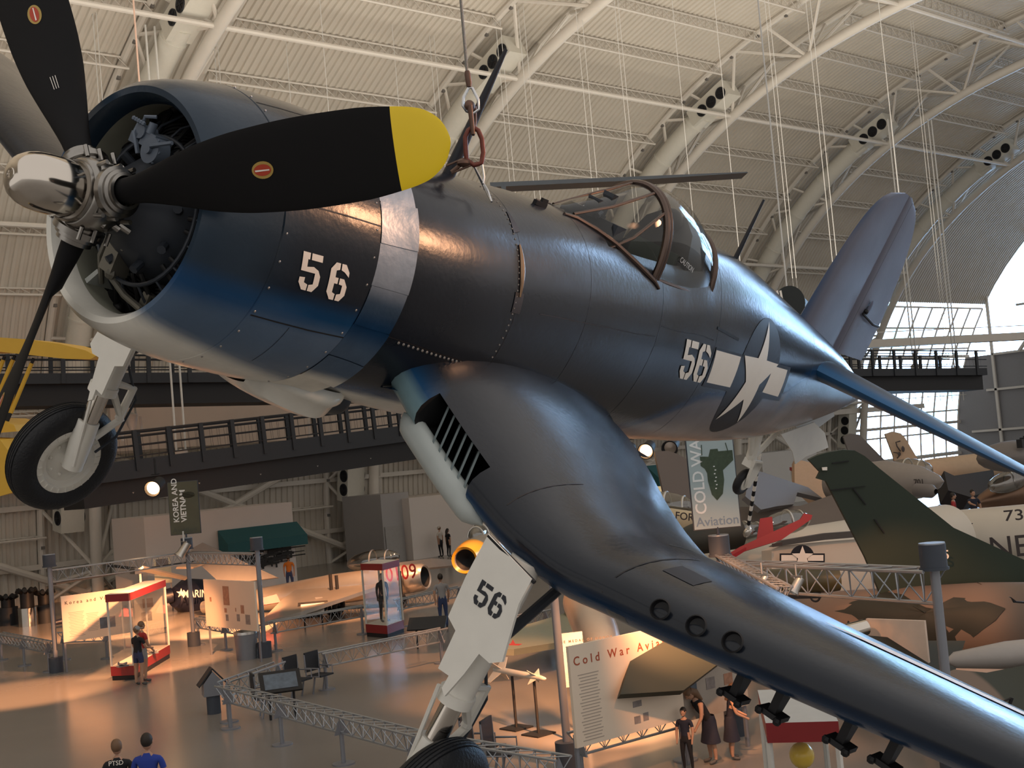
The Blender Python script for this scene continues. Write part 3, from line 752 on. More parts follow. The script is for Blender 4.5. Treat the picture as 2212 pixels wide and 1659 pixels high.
# ================================================================== the hall
M_steel = mat('cream_painted_steel', (.63, .59, .53), .5, 0, .06, 2)
M_deckm = mat('cream_roof_deck', (.58, .535, .465), .6, 0, .10, .6)
M_dkst = mat('charcoal_walkway_steel', (.017, .020, .026), .55, .1, .1)
M_blk = mat('matt_black', (.008, .008, .010), .6)
M_duct = mat('cream_duct', (.64, .62, .55), .45, 0, .05)
M_wallw = mat('white_wall', (.62, .60, .57), .7, 0, .04, 1)
CY, AW, AH = 30.0, 38.0, 31.5
def arc(t, off=0):
    """t: angle from the far floor (0) over the top (180); off inward"""
    c, s = math.cos(rad(t)), math.sin(rad(t)); k = 2 / 2.2
    y = CY + AW * abs(c) ** k * (1 if c > 0 else -1); z = AH * abs(s) ** k
    n = V((0, -(abs(c) ** (1.0)) * (1 if c > 0 else -1) * AH, -abs(s) * AW)).normalized()
    return V((0, y, z)) + n * off
TS = lin(0, 150, 61)
_l = [0]
for i in range(1, len(TS)): _l.append(_l[-1] + (arc(TS[i]) - arc(TS[i - 1])).length)
def arcs(d, off=0):
    d = max(0, min(_l[-1] - 1e-4, d))
    for i in range(1, len(_l)):
        if _l[i] >= d: break
    t = TS[i - 1] + (TS[i] - TS[i - 1]) * (d - _l[i - 1]) / (_l[i] - _l[i - 1])
    return arc(t, off)
XE = 121.0; XG = 102.0
X0 = at_y(790, 1150, 66.5).x; SP = 17.9
TR = [X0 + SP * k for k in range(-3, 12) if X0 + SP * k < XE - 4]
# corrugated vault skin
dk = MB(); xs_ = []
x = -62
while x < XE:
    xs_ += [(x, 0), (x + .16, 0), (x + .20, .09), (x + .36, .09)]; x += .40
rows = [[arcs(d, o) + V((x, 0, 0)) for x, o in xs_] for d in lin(0, 72, 34)]
dk.grid(rows, skip=lambda i, j: i < 8 and xs_[j][0] > XG); tag(dk.build('ceiling', M_deckm, None, 30, fix=False), kind='structure')
fl = MB(); fl.add([(-90, -30, 0), (XE + 40, -30, 0), (XE + 40, 80, 0), (-90, 80, 0)], [(0, 1, 2, 3)])
# polished concrete
m = mat('polished_concrete', (.235, .215, .195), .22, 0, .16, .25, .02, 3, spec=.6)
tag(fl.build('floor', m, None), kind='structure')
# arch trusses
OUT = 2.0
def truss_bm(x):
    parts = {}
    c = MB(); c.tube([arcs(d, 2.5) + V((x, 0, 0)) for d in lin(0, 71, 50)], .31, 10); parts['inner_chord'] = c
    for sg in (-1, 1):
        c = MB(); c.tube([arcs(d, .25) + V((x + sg * OUT, 0, 0)) for d in lin(0, 71, 50)], .20, 8)
        parts['outer_chord' + ('' if sg < 0 else '_')] = c
    c = MB(); c2 = MB(); d = 1.7; k = 0
    while d < 68:
        p = arcs(d, 2.5) + V((x, 0, 0))
        for sg in (-1, 1):
            for e in (-3.35, 3.35, -.8, .8) if True else ():
                if abs(e) < 1 and sg * e < 0: continue
                q = arcs(max(0, d + e), .25) + V((x + sg * OUT, 0, 0)); c.tube([p, q], .10, 6)
        d += 6.7
    parts['web_member'] = c
    # dark splice plates along the upwind chord
    c = MB(); d = 3
    while d < 66:
        c.box(arcs(d, .46) + V((x - OUT, 0, 0)), (.16, .16, .16)); d += 2.2
    parts['splice_plate'] = c
    return parts
proto = None
for k, x in enumerate(TR):
    if proto is None:
        proto = thing('arch_truss', '', 'roof truss', (x, 0, 0), group='cream steel arch trusses of the vault')
        for nme, c in truss_bm(0).items(): c.build(nme.rstrip('_'), mat('splice_grey', (.16, .15, .14), .6) if nme == 'splice_plate' else M_steel, proto, 40, fix=False)
        t = proto
    else: t = dup(proto, (x, 0, 0))
    t['kind'] = 'structure'; t['label'] = 'cream tubular arch truss, number %d from the left end of the vault' % (k + 1)
# purlin joists between the trusses
pj = MB()
def joist(L, depth=.75):
    m = MB(); m.tube([(0, 0, 0), (L, 0, 0)], .07, 6); m.tube([(0, .0, depth), (L, 0, depth)], .06, 6)
    n = int(L / .7)
    for i in range(n):
        a = L * i / n; b = L * (i + .5) / n; c = L * (i + 1) / n
        m.tube([(a, 0, 0), (b, 0, depth), (c, 0, 0)], .028, 4, caps=False)
    return m
jo = joist(SP - 2 * OUT).build('joist', M_steel, None, 40, fix=False)
first = True
for x in TR[:-1]:
    for d in [3.6 + 3.35 * i for i in range(19)]:
        p = arcs(d, .95); n_ = (arcs(d, 0) - p).normalized()
        o = jo if first else jo.copy()
        if not first: COL.objects.link(o)
        first = False
        M_ = Matrix(((1, 0, 0), tuple(n_.cross(V((1, 0, 0)))), tuple(n_))).transposed().to_4x4(); M_.translation = p + V((x + OUT, 0, 0))
        o.matrix_world = M_; o.name = 'roof_joist'; o['kind'] = 'structure'; o['group'] = 'lattice joists between the arches'
jo2 = MB(); jo2.tube([(0, 0, 0), (SP, 0, 0)], .13, 8); st = jo2.build('roof_strut', M_steel, None, 40); first = True
for x in TR[:-1]:
    for d in [8.4 + 13.4 * i for i in range(5)]:
        o = st if first else st.copy()
        if not first: COL.objects.link(o)
        first = False; o.location = arcs(d, 2.5) + V((x, 0, 0)); o['kind'] = 'structure'; o['group'] = 'long struts between the arches'
# ducts climbing the arches, three round vents at the top end and at the foot
def duct(x):
    t = thing('air_duct', '', 'duct', (x - 1.0, 0, 0), group='round cream ducts climbing the arches')
    c = MB(); c.tube([arcs(d, 1.5) for d in lin(7.5, 34, 30)], .62, 16)
    for d in lin(9, 33, 8): c.tube([arcs(d, 1.5), arcs(d + .12, 1.5)], .66, 16)
    c.build('pipe', M_duct, t)
    for d0, nm, nrm in ((35.0, 'upper_vent', 0), (5.6, 'lower_vent', 1)):
        p = arcs(d0, 1.5); q = arcs(d0 + 1, 1.5); T = (q - p).normalized(); N_ = (arcs(d0, 3) - p).normalized()
        b = MB(); R = Matrix((V((1, 0, 0)), N_, T)).transposed(); b.box(p, (1.25, 1.1, 3.2), R)
        vb = b.build(nm, M_duct, t, None)
        for sg in ((-1, 1) if nrm else (-1,)):
            for k in (-1, 0, 1):
                vv = MB(); cc = p + T * (k * .85 + (.3 if not nrm else 0)) + V((sg * .62, 0, 0)) + N_ * .15
                vv.lathe([(-.04, .38), (.06, .38), (.06, .33), (.02, .31)], cc, (sg, 0, 0), 20); vv.lathe([(.03, .33), (.03, .0)], cc, (sg, 0, 0), 20, mi=1)
                for a in (0, 60, 120): vv.box(cc + V((sg * .05, 0, 0)), (.02, .64, .03), Matrix.Rotation(rad(a), 3, 'X'), mi=0)
                vv.build('round_louvre', [M_dkst, M_blk], vb, 40)
    return t
dp = None
for k, x in enumerate(TR):
    t = dup(dp, (x - 1.0, 0, 0)) if dp else duct(x)
    dp = dp or t
    t['label'] = 'round cream air duct with louvred ends beside arch %d from the left' % (k + 1)
# horizontal wall girts, catwalk rail and low X braces on the far wall
for k, z in enumerate((2.0, 5.2, 8.6, 12.0)):
    g = MB(); d = z; p = arcs(d, .35)
    g.box((TR[0] + (XE - TR[0]) / 2, p.y, p.z), (XE - TR[0], .18, .28)); tag(g.build('wall_girt', M_steel, None), kind='structure')
for i in range(len(TR) - 1):
    for sg in (0, 1):
        g = MB(); a = arcs(0.3, 1.0) + V((TR[i + sg], 0, 0)); b = arcs(8.5, 1.0) + V((TR[i + 1 - sg], 0, 0)); g.tube([a, b], .20, 8)
        o = g.build('cross_brace', M_steel, None); tag(o, kind='structure', group='cross braces at the foot of the vault')
g = MB(); p = arcs(7.6, 1.4)
g.box((XE / 2 - 20, p.y, p.z - .25), (XE + 20, 1.3, .45))
g.build('maintenance_ledge', M_steel, None)['kind'] = 'structure'
g = MB(); yy = p.y - .65
for zz in (.55, 1.1): g.tube([(-40, yy, p.z + zz), (XE - 2, yy, p.z + zz)], .035, 6)
x = -40
while x < XE - 2: g.tube([(x, yy, p.z), (x, yy, p.z + 1.1)], .03, 5); x += 2.2
g.build('ledge_railing', M_steel, None)['kind'] = 'structure'
# far wall glazed in its last bays, solid grey end wall
ew = MB(); RW = lin(0, 17, 9)
for d in RW: p = arcs(d, .1); ew.box(((XG + XE) / 2, p.y, p.z), (XE - XG, .16, .16))
for x in lin(XG, XE, 9): ew.tube([arcs(d, .1) + V((x, 0, 0)) for d in RW], .09, 5)
tag(ew.build('window_1', M_steel, None), kind='structure')
g = MB(); g.grid([[arcs(d, -.1) + V((x, 0, 0)) for x in (XG, XE)] for d in RW])
tag(g.build('window_2', glassmat('end_wall_glass', (.93, .97, 1), .02), None), kind='structure')
def at_x(px, py, x):
    d = ray(px, py); return CAM + d * ((x - CAM.x) / d.x)
g = MB(); pts = [arcs(d) for d in lin(0, 71, 40)]
low = [p for p in pts if p.z <= 11.5 and p.y > 30]; g.prism([(p.y, p.z) for p in low] + [(low[-1].y - .3, 11.5), (-8, 11.5), (-8, 0)], lambda u, v, w_: V((XE + w_, u, v)), .5)
g.build('wall_right', mat('grey_partition', (.24, .235, .24), .7, 0, .05), None)['kind'] = 'structure'
up_ = [p for p in pts if p.z > 11.5]
g = MB(); g.add([(XE + .2, p.y, p.z) for p in up_] + [(XE + .2, -8, 11.5)], [tuple(range(len(up_) + 1))]); g.build('window_3', glassmat('end_wall_glass', (.93, .97, 1), .02), None, None)['kind'] = 'structure'
g = MB()
for z, y0 in ((4, 66), (8, 64), (11.5, 63), (16, 60), (20, 57), (24, 52), (28, 45)): g.beam((XE - .2, y0, z), (XE - .2, -6, z), .25, .22)
for y in lin(0, 63, 10):
    zt = max([p.z for p in pts if abs(p.y - y) < 2.2] + [12]); g.beam((XE - .2, y, 0), (XE - .2, y, min(zt, 30) - .3), .25, .25)
for y in (20, 34, 48): g.tube([(XE - .6, y, 11.5), (XE - .6, y + 12, 25)], .2, 6); g.tube([(XE - .6, y + 12, 11.5), (XE - .6, y, 25)], .2, 6)
g.build('end_wall_frame', M_steel, None)['kind'] = 'structure'
# bright canopy beam below the right-hand glazing
a = at_d(1700, 752, 88); b = at_d(2300, 722, 96); g = MB(); g.beam(a, b, .8, .55); g.beam(a + V((0, 0, .8)), b + V((0, 0, .8)), .06, .06); g.build('trim_1', M_steel, None)['kind'] = 'structure'
# white rooms along the far wall
def wallbox(name, pxl, pxr, pyt, pyb, y, dep, m, kind='structure', hz=None):
    a = at_y(pxl, pyb, y); b = at_y(pxr, pyb, y); top = at_y((pxl + pxr) / 2, pyt, y).z if hz is None else hz
    g = MB(); g.box(((a.x + b.x) / 2, y + dep / 2, top / 2), (b.x - a.x, dep, top)); o = g.build(name, m, None, None)
    o['kind'] = kind; return a.x, b.x, top
M_litwall = mat('lit_white_wall', (.66, .60, .56), .7, 0, .03, 1)  # copy of the white wall with warm lighting put into its colour
r1 = wallbox('wall_far', 893, 1130, 1062, 1200, 61.5, 5, M_litwall)
r2 = wallbox('wall_back', 832, 893, 1064, 1200, 62.2, 4, mat('grey_wall', (.36, .35, .35), .7, 0, .04, 1))
g = MB(); p = at_y(855, 1195, 62.15); g.box((p.x, 62.15, 1.05), (1.3, .08, 2.1)); g.build('door_1', mat('grey_door', (.33, .32, .31), .6), None)['kind'] = 'structure'
r3 = wallbox('wall_weapons', 318, 641, 1100, 1230, 57.0, 3.5, M_litwall)
r4 = wallbox('wall_right_far', 1655, 1775, 972, 1090, 62, 4, M_wallw)
r5 = wallbox('wall_mid', 1240, 1440, 1010, 1090, 60, 4, M_wallw)
# suspended walkways
def walkway(A, B, wd, label, fas, dark, postn):
    A = V(A); B = V(B); d = (B - A); L = d.length; x = d.normalized(); y = V((0, 0, 1)).cross(x).normalized(); z = x.cross(y)
    t = thing('walkway', label, 'walkway', A); t.matrix_world = frame(A, x, y)
    g = MB(); g.box((L / 2, 0, -fas / 2), (L, wd, fas)); g.build('deck_edge', M_dkst, t, None)
    g = MB(); g.box((L / 2, 0, -fas - dark / 2), (L, wd * .72, dark)); g.build('underside_girder', M_blk, t, None)
    pr = None
    for sg in (-1, 1):
        g = MB()
        for zz in (.12, .55, .92, 1.1): g.tube([(0, sg * wd / 2, zz), (L, sg * wd / 2, zz)], .030 if zz < 1 else .045, 5)
        for i in range(int(L / .35)): g.tube([(i * .35, sg * wd / 2, .12), (i * .35, sg * wd / 2, .95)], .006, 3, caps=False)
        g.build('railing', M_dkst, t)
        for i in range(postn):
            if pr is None:
                g = MB(); g.box((0, 0, .35), (.18, .12, 1.6)); pr = g.build('post', M_dkst, t, None); o = pr
            else: o = pr.copy(); COL.objects.link(o)
            o.location = (L * (i + .5) / postn, sg * wd / 2, 0)
    pr = None
    for i in range(postn // 2):
        if pr is None:
            g = MB(); g.cyl((0, 0, 0), (0, 0, -.35), .03, 6); g.lathe([(-.2, .0), (-.2, .10), (.12, .16)], (0, 0, -.5), (0, .4, -1), 12); pr = g.build('downlight', M_alu, t); o = pr
        else: o = pr.copy(); COL.objects.link(o)
        o.location = (L * (i + .7) / (postn // 2), -wd * .3, -fas - dark * .2)
    return t
wa, wb = at_d(-120, 815, 54), at_d(2092, 800, 84)
walkway(wa, wb, 3.0, 'long dark upper walkway suspended across the hall behind the fighter', .45, .9, 34)
walkway(at_d(150, 1010, 50), at_d(905, 915, 62), 2.6, 'dark lower walkway ramp crossing behind the white landing gear', .75, .9, 12)
# inner wall seen behind the lower walkway
g = MB(); a = at_y(240, 960, 62.5); b = at_y(900, 900, 62.5)
g.box(((a.x + b.x) / 2, 62.5, 8.9), (abs(b.x - a.x), .3, 2.6), None); g.build('wall_upper', mat('orange_lit_wall', (.50, .42, .36), .7, 0, .05, 1), None)['kind'] = 'structure'  # orange lighting on this wall painted in as a peach tone
# cables and white hanging rods
def hang(px0, py0, dep, px1, py1, r, m, name, label, cat, group, hook=True):
    a = at_d(px1, py1, dep); zt = 26
    t = thing(name, label, cat, a, group=group)
    for dx in (-.22, .22) if hook else (0,):
        g = MB(); g.tube([(dx, 0, 0), (dx, 0, zt - a.z)], r, 6); g.build('rod' if hook else 'strand', m, t)
    if hook:
        g = MB(); g.lathe([(-.9, .02), (-.5, .22), (0, .3), (.1, .05)], (0, 0, .2), (0, 0, 1), 10); g.tube([(-.5, 0, .1), (-.5, 0, -1.0)], .07, 6); g.tube([(.45, 0, .1), (.45, 0, -.5)], .07, 6); g.build('shoe', m, t)
M_rod = mat('white_rod', (.62, .61, .58), .5)
for i, (px, py, dp_) in enumerate(((392, 985, 56), (284, 905, 60), (677, 950, 66), (551, 870, 72), (1978, 795, 86), (2066, 800, 87))):
    hang(px, 0, dp_, px, py, .05, M_rod, 'hanging_rod', 'pair of white suspension rods ' + ('with a hooked shoe under the cowling', 'just right of the far white gear leg', 'ending on the lower walkway under the chin', 'ending above the lower walkway railing', 'near the right end of the upper walkway', 'at the very tip of the upper walkway')[i], 'suspension rod', 'white rods carrying the walkways')
for i, (px, py, dp_) in enumerate(((1602, 600, 60), (1290, 520, 64), (1302, 520, 64), (1108, 470, 66), (1118, 470, 66), (1812, 700, 62), (1822, 700, 62), (1722, 700, 62), (1730, 700, 62), (1950, 500, 56), (715, 300, 60), (632, 270, 62), (228, 420, 56), (236, 420, 56), (474, 250, 60), (482, 250, 60), (1372, 480, 64), (1380, 480, 64), (2046, 790, 76), (2052, 790, 76), (1500, 500, 64), (955, 400, 66), (965, 400, 66), (1160, 480, 66), (1172, 480, 66), (876, 400, 64))):
    a = at_d(px, py, dp_); g = MB(); g.tube([(0, 0, 0), (0, 0, 29.5 - a.z)], .02, 4)
    o = g.build('hanging_cable', M_rod, None); o.location = a; tag(o, 'thin pale cable hanging straight down from the vault', 'cable', 'thin cables hanging from the vault')
a = at_d(303, 205, 30); g = MB(); g.tube([(0, 0, -2), (.0, 0, 15)], .022, 6)
o = g.build('hanging_cable', mat('orange_lit_cable', (.75, .5, .38), .35, .6), None); o.location = a; tag(o, 'bright taut cable running up from behind the cowling', 'cable')  # orange light on the cable put into its colour
# ================================================================== people
M_skin = mat('skin', (.42, .24, .16), .55, 0, .05); M_skin2 = mat('tan_skin', (.30, .16, .10), .55, 0, .05)
M_hairb = mat('dark_hair', (.02, .014, .010), .6); M_hairl = mat('light_brown_hair', (.16, .09, .05), .6); M_shoe = mat('shoe_grey', (.08, .08, .08), .6)
def cloth(n, c): return mat(n, c, .85, 0, .12, 8, .15, 20)
def person(label, loc, rz=0, h=1.75, shirt=None, legs=None, skin=None, hair=None, shorts=False, long_hair=False, skirt=False, lean=0, arms=((.0, .0), (.0, .0)), stance=.10, cap=None, cat='person', sleeves=.5, group=None, headdown=0, head_mat=None):
    """arms: (forward swing, elbow bend) in degrees for left and right"""
    skin = skin or M_skin; k = h / 1.75
    t = thing('person' if cat == 'person' else cat.replace(' ', '_'), label, cat, loc, rz, group)
    R = Matrix.Rotation(rad(-lean), 3, 'X')       # lean forward (towards -y is the front)
    def up(p):
        p = V(p); q = p - V((0, 0, .95)); return (Matrix.Rotation(rad(lean), 3, 'X') @ q) + V((0, 0, .95))
    vs = []; es = []; rs = []; lab = []
    def add(p, r, par, l):
        vs.append(V(p) * k); rs.append((r * k if not hasattr(r, '__len__') else (r[0] * k, r[1] * k))); lab.append(l)
        if par is not None: es.append((par, len(vs) - 1))
        return len(vs) - 1
    pel = add((0, 0, .95), (.155, .11), None, 'p')
    wa_ = add(up((0, 0, 1.10)), (.135, .10), pel, 's'); chst = add(up((0, 0, 1.30)), (.165, .115), wa_, 's'); nk = add(up((0, .01, 1.46)), (.075, .07), chst, 's')
    nk2 = add(up((0, -.005, 1.53)), (.052, .052), nk, 'k')
    rhd = Matrix.Rotation(rad(headdown), 3, 'X')
    for sx, (sw, eb) in zip((-1, 1), arms):
        sh = add(up((sx * .185, 0, 1.40)), .062, chst, 's')
        RA_ = Matrix.Rotation(rad(-sw), 3, 'X'); RB = Matrix.Rotation(rad(-sw - eb), 3, 'X')
        e = V((sx * .215, 0, 1.38)); el = e + RA_ @ V((sx * .03, 0, -.28)); wr = el + RB @ V((-sx * .02, 0, -.25)); hn = wr + RB @ V((0, 0, -.09))
        m1 = e + RA_ @ V((sx * .015, 0, -.14))
        a1 = add(up(m1), .052, sh, 's' if sleeves > .2 else 'k'); a2 = add(up(el), .042, a1, 's' if sleeves > .8 else 'k'); a3 = add(up(wr), .029, a2, 's' if sleeves > .9 else 'k'); add(up(hn), (.036, .022), a3, 'k')
    for sx in (-1, 1):
        hp = add((sx * .09, 0, .86), (.098, .10), pel, 'p'); th = add((sx * (stance * .7 + .04), -.01, .68), .082, hp, 'p'); kn = add((sx * (stance + .02), -.01, .48), .058, th, 'p' if not shorts else 'k')
        cf = add((sx * (stance + .02), .02, .32), .055, kn, 'p' if not shorts else 'k'); an = add((sx * (stance + .02), .03, .09), .038, cf, 'p' if not shorts else 'k')
        ft = add((sx * (stance + .02), -.02, .045), (.045, .04), an, 'f'); add((sx * (stance + .04), -.15, .035), (.042, .03), ft, 'f')
    me = bpy.data.meshes.new('body'); me.from_pydata(vs, es, [])
    ob = bpy.data.objects.new('body', me); COL.objects.link(ob)
    md = ob.modifiers.new('s', 'SKIN'); md.use_smooth_shade = True; sb = ob.modifiers.new('u', 'SUBSURF'); sb.levels = 1; sb.render_levels = 1
    for i, d in enumerate(me.skin_vertices[0].data):
        r = rs[i]; d.radius = r if hasattr(r, '__len__') else (r, r)
        d.use_root = (i == 0)
    dg = bpy.context.evaluated_depsgraph_get(); dg.update()
    m2 = bpy.data.meshes.new_from_object(ob.evaluated_get(dg)); bpy.data.objects.remove(ob)
    m2.name = 'body'
    m2.materials.clear(); mm = [skin, shirt, legs, M_shoe]
    for m_ in mm: m2.materials.append(m_)
    idx = {'k': 0, 's': 1, 'p': 2, 'f': 3}; segs = [(vs[a], vs[b], lab[b]) for a, b in es]
    for p in m2.polygons:
        c = p.center; best = 1e9; bl = 'k'
        for a, b, l in segs:
            ab = b - a; t_ = max(0, min(1, (c - a).dot(ab) / ab.length_squared)); d = (a + ab * t_ - c).length
            if d < best: best = d; bl = l
        p.material_index = idx[bl]; p.use_smooth = True
    o = bpy.data.objects.new('body', m2); COL.objects.link(o); o.parent = t
    hc = up((0, -.02, 1.645)) * k
    hd = MB(); 
    RH = Matrix.Rotation(rad(lean + headdown), 3, 'X')
    hd.ball(hc, .112 * k, 16, sc=(.72, .88, 1.08), R=RH); hd.ball(hc + RH @ V((0, -.10, -.01)) * k, .02 * k, 8, sc=(.7, 1, 1.3)); hd.ball(hc + RH @ V((0, -.05, -.075)) * k, .05 * k, 10, sc=(.8, .8, .6))
    for sx in (-1, 1): hd.ball(hc + RH @ V((sx * .082, 0, 0)) * k, .024 * k, 8, sc=(.4, .8, 1.2))
    hd.build('head', head_mat or skin, t)
    hr = MB(); hr.ball(hc + RH @ V((0, .018, .028)) * k, .116 * k, 16, sc=(.78, .92, 1.0), R=RH)
    if long_hair: hr.tube([hc + RH @ V((0, .05, .03)) * k, hc + RH @ V((0, .10, -.10)) * k, up((0, .12, 1.36)) * k], [.09 * k, .09 * k, .04 * k], 10)
    if hair is not None: hr.build('hair', hair, t)
    if cap is not None:
        cp = MB(); cp.ball(hc + RH @ V((0, .005, .045)) * k, .12 * k, 16, sc=(.8, .95, .85), R=RH); cp.box(hc + RH @ V((0, -.14, .05)) * k, (.14 * k, .12 * k, .015 * k), RH); cp.build('cap', cap, t)
    if skirt:
        sk = MB(); sk.lathe([(1.02, .15), (.9, .19), (.7, .21), (.45, .27), (.44, .25)], (0, 0, 0), (0, 0, 1), 20); 
        for i, p in enumerate(sk.v): sk.v[i] = (p[0] * k, p[1] * .75 * k, p[2] * k)
        sk.build('skirt', legs, t)
    return t
def face(loc, tow):  # rotation about z so that the front (-y) looks at a point
    d = V(tow) - V(loc); return math.atan2(d.y, d.x) + PI / 2
P_ = lambda px, py: at_z(px, py, 0)
c1 = cloth('black_cotton', (.012, .012, .015)); c2 = cloth('royal_blue_cotton', (.02, .045, .28)); c3 = cloth('grey_cotton', (.28, .28, .29)); c4 = cloth('blue_denim', (.03, .05, .12)); c5 = cloth('orange_cotton', (.55, .16, .02)); c6 = cloth('dark_navy_cloth', (.015, .018, .035)); c7 = cloth('red_cotton', (.35, .03, .03)); c8 = cloth('white_cotton', (.55, .5, .45)); c9 = cloth('navy_shorts', (.03, .04, .10)); c10 = cloth('mauve_cotton', (.30, .2, .25))
away = lambda p: face(p, V(p) + FW * 10)
p = P_(303, 1480); person('visitor in black shirt and navy shorts at the left display case', p, away(p) - .5, 1.66, c1, c9, shorts=True, hair=M_hairl, arms=((20, 60), (20, 50)), cap=c3)
p = P_(313, 1472); person('visitor in red shirt just behind the navy-shorts visitor at the case', p, away(p) - .8, 1.72, c7, c3, shorts=True, hair=M_hairl, arms=((10, 30), (10, 30)))
p = P_(960, 1357); person('man in grey shirt and jeans walking beside the silver jet nose', p, away(p) + .2, 1.82, c3, c4, hair=M_hairb, arms=((12, 15), (-12, 15)), stance=.08)
p = at_z(954, 1203, 0); person('distant man in a pale shirt by the white far wall', p, away(p) + 1.0, 1.80, c8, c1, hair=M_hairl, cap=c8)
p = at_z(971, 1203, 0); person('distant woman in black beside the man at the far wall', p, away(p) - .9, 1.66, c1, c1, hair=M_hairb, long_hair=True)
p = at_y(624, 1226, 54.0); p.z = 0; person('visitor in orange shirt looking at the wall of guns', p, away(p), 1.78, c5, c4, hair=M_hairb)
h0 = at_d(250, 1592, 20.3)
p = V((h0.x, h0.y, 0)); a_ = person('person in black shirt lettered PTSD seen from behind', p, away(p) + .12, 1.68, c1, c1, hair=M_hairl, arms=((6, 25), (6, 25)), stance=.12)
Mx = frame((0, .125, 1.36), (-1, 0, 0), (0, -.08, 1)); text('shirt_lettering', 'PTSD', .10, M_star, a_, Mx, .002)
g = MB(); g.prism([(-.08, 0), (0, -.10), (.08, 0), (.03, -.02), (0, .03), (-.03, -.02)], lambda u, v, w_: V((u, .128 + w_, 1.26 + v)), .003); g.build('shirt_print', mat('faded_print', (.25, .28, .3), .7), a_)
h0 = at_d(315, 1580, 20.0)
p = V((h0.x, h0.y, 0)); person('person in bright blue shirt seen from behind beside PTSD shirt', p, away(p), 1.79, c2, c4, hair=M_hairb, arms=((4, 15), (4, 15)))
# people by the red-topped case at lower right
def pa(px, py, dep): q = at_d(px, py, dep); return V((q.x, q.y, 0))
p = at_z(1540, 1648); person('woman in sleeveless dark dress bending forward beside the Cold War panel', p, away(p) + 1.9, 1.42, c1, c6, hair=M_hairl, long_hair=True, skirt=True, shorts=True, lean=34, arms=((38, 30), (44, 24)), sleeves=0, headdown=15)
p = at_z(1585, 1640); person('woman in dark dress partly behind glass, right of the bending woman', p, away(p) - 1.6, 1.30, c6, c6, hair=M_hairl, long_hair=True, skirt=True, shorts=True, lean=10, arms=((22, 50), (24, 46)), sleeves=0)
p = at_z(1488, 1668); person('boy in navy shirt with pale chest letters, left of the bending woman', p, away(p) + 2.6, 1.08, c6, c1, hair=M_hairb, arms=((5, 10), (5, 10)))
p = pa(1858, 1642, 13.0); person('visitor with dark cap and pink strap at the bottom edge', p, away(p) + 1.0, 1.60, c8, c4, hair=M_hairl, cap=c1)
p = at_z(2008, 1098, 3.4); 
# ================================================================== exhibits on the floor
M_pole = mat('grey_pole_paint', (.22, .23, .26), .4, .3, .05); M_drum = mat('slate_drum', (.045, .055, .075), .6); M_alut = mat('satin_truss_alloy', (.34, .36, .39), .35, .6, .06)
def pole(px, py, dep, label, zt=3.75, cap=True, base=True, basepx=None):
    q = at_d(px, py, dep); t = thing('light_pole', label, 'pole', (q.x, q.y, 0), group=None)
    g = MB(); g.cyl((0, 0, .3), (0, 0, zt - .3), .075, 14); g.build('pole', M_pole, t)
    g = MB(); g.cyl((0, 0, zt - .36), (0, 0, zt), .20, 24); g.cyl((0, 0, zt - .39), (0, 0, zt - .35), .22, 24); g.cyl((0, 0, zt), (0, 0, zt + .02), .195, 24, mi=1); g.build('cap_drum', [M_drum, M_alut], t)
    g = MB(); g.cyl((0, 0, 0), (0, 0, .48), .22, 24); g.build('base_drum', M_drum, t)
    t['group'] = None if False else 'grey poles holding the light trusses'; return t
P1 = pole(105, 1195, 41.4, 'leftmost grey pole with slate cap beside the Korea panel'); P2 = pole(401, 1140, 45, 'grey pole carrying the Korea and Vietnam banner'); P3 = pole(553, 1160, 40.6, 'grey pole between lit white panel and grey bin')
P4 = pole(1197, 1290, 23.0, 'tall grey pole left of the orange Cold War panel', 4.3); P5 = pole(2014, 1190, 19.5, 'near grey pole with drum cap before the camouflaged jet', 3.72); P6 = pole(1553, 1172, 24.5, 'grey pole under the Cold War banner', 3.75)
def truss(A, B, label, hgt=.42, r=.028, nb=None, name='light_truss', leg=0, grp=None, m=None):
    A = V(A); B = V(B); d = B - A; L = d.length; x = d.normalized(); y = V((0, 0, 1)).cross(x).normalized()
    t = thing(name, label, 'truss' if not leg else 'barrier', A, group=grp); t.matrix_world = frame(A, x, y)
    g = MB(); w_ = hgt * .45
    for yy, zz in ((-w_, 0), (w_, 0), (0, -hgt)): g.tube([(0, yy, zz), (L, yy, zz)], r, 6)
    g.build('chord', m or M_alut, t)
    g = MB(); n = nb or max(3, int(L / (hgt * 1.1)))
    for i in range(n):
        a, b, c = L * i / n, L * (i + .5) / n, L * (i + 1) / n
        for yy in (-w_, w_): g.tube([(a, yy, 0), (b, 0, -hgt), (c, yy, 0)], r * .45, 4, caps=False)
        g.tube([(a, -w_, 0), (c, w_, 0)], r * .4, 4, caps=False)
    g.build('lacing', m or M_alut, t)
    if leg:
        k = max(2, int(L / 2.6) + 1)
        for i in range(k):
            q = L * (.04 + .92 * i / (k - 1)); g = MB(); g.cyl((q, 0, -hgt), (q, 0, -leg), .045, 10); g.cyl((q, 0, -leg), (q, 0, -leg + .03), .22, 16); g.prism([(-.16, -.02), (.16, -.02), (0, hgt)], lambda u, v, w2: V((q + w2, u, -hgt + v)), .03); g.build('leg', M_pole, t)
    return t
def top(t, dz=-.5, zt=3.75): return V((t.location.x, t.location.y, zt + dz))
truss(top(P1), top(P2), 'light truss spanning from leftmost pole to the Korea banner pole', .38, .022, grp=None)
truss(top(P2), top(P3), 'light truss between the Korea banner pole and grey bin pole', .38, .022)
truss(top(P6, -.5), top(P5, -.40, 3.72), 'long pale light truss right of the Cold War banner', .50, .030)
q = at_d(1690, 1215, 20); truss(top(P6, -.35), V((q.x, q.y, 3.2)), 'short upper truss arm beside the long pale light truss', .25, .03)
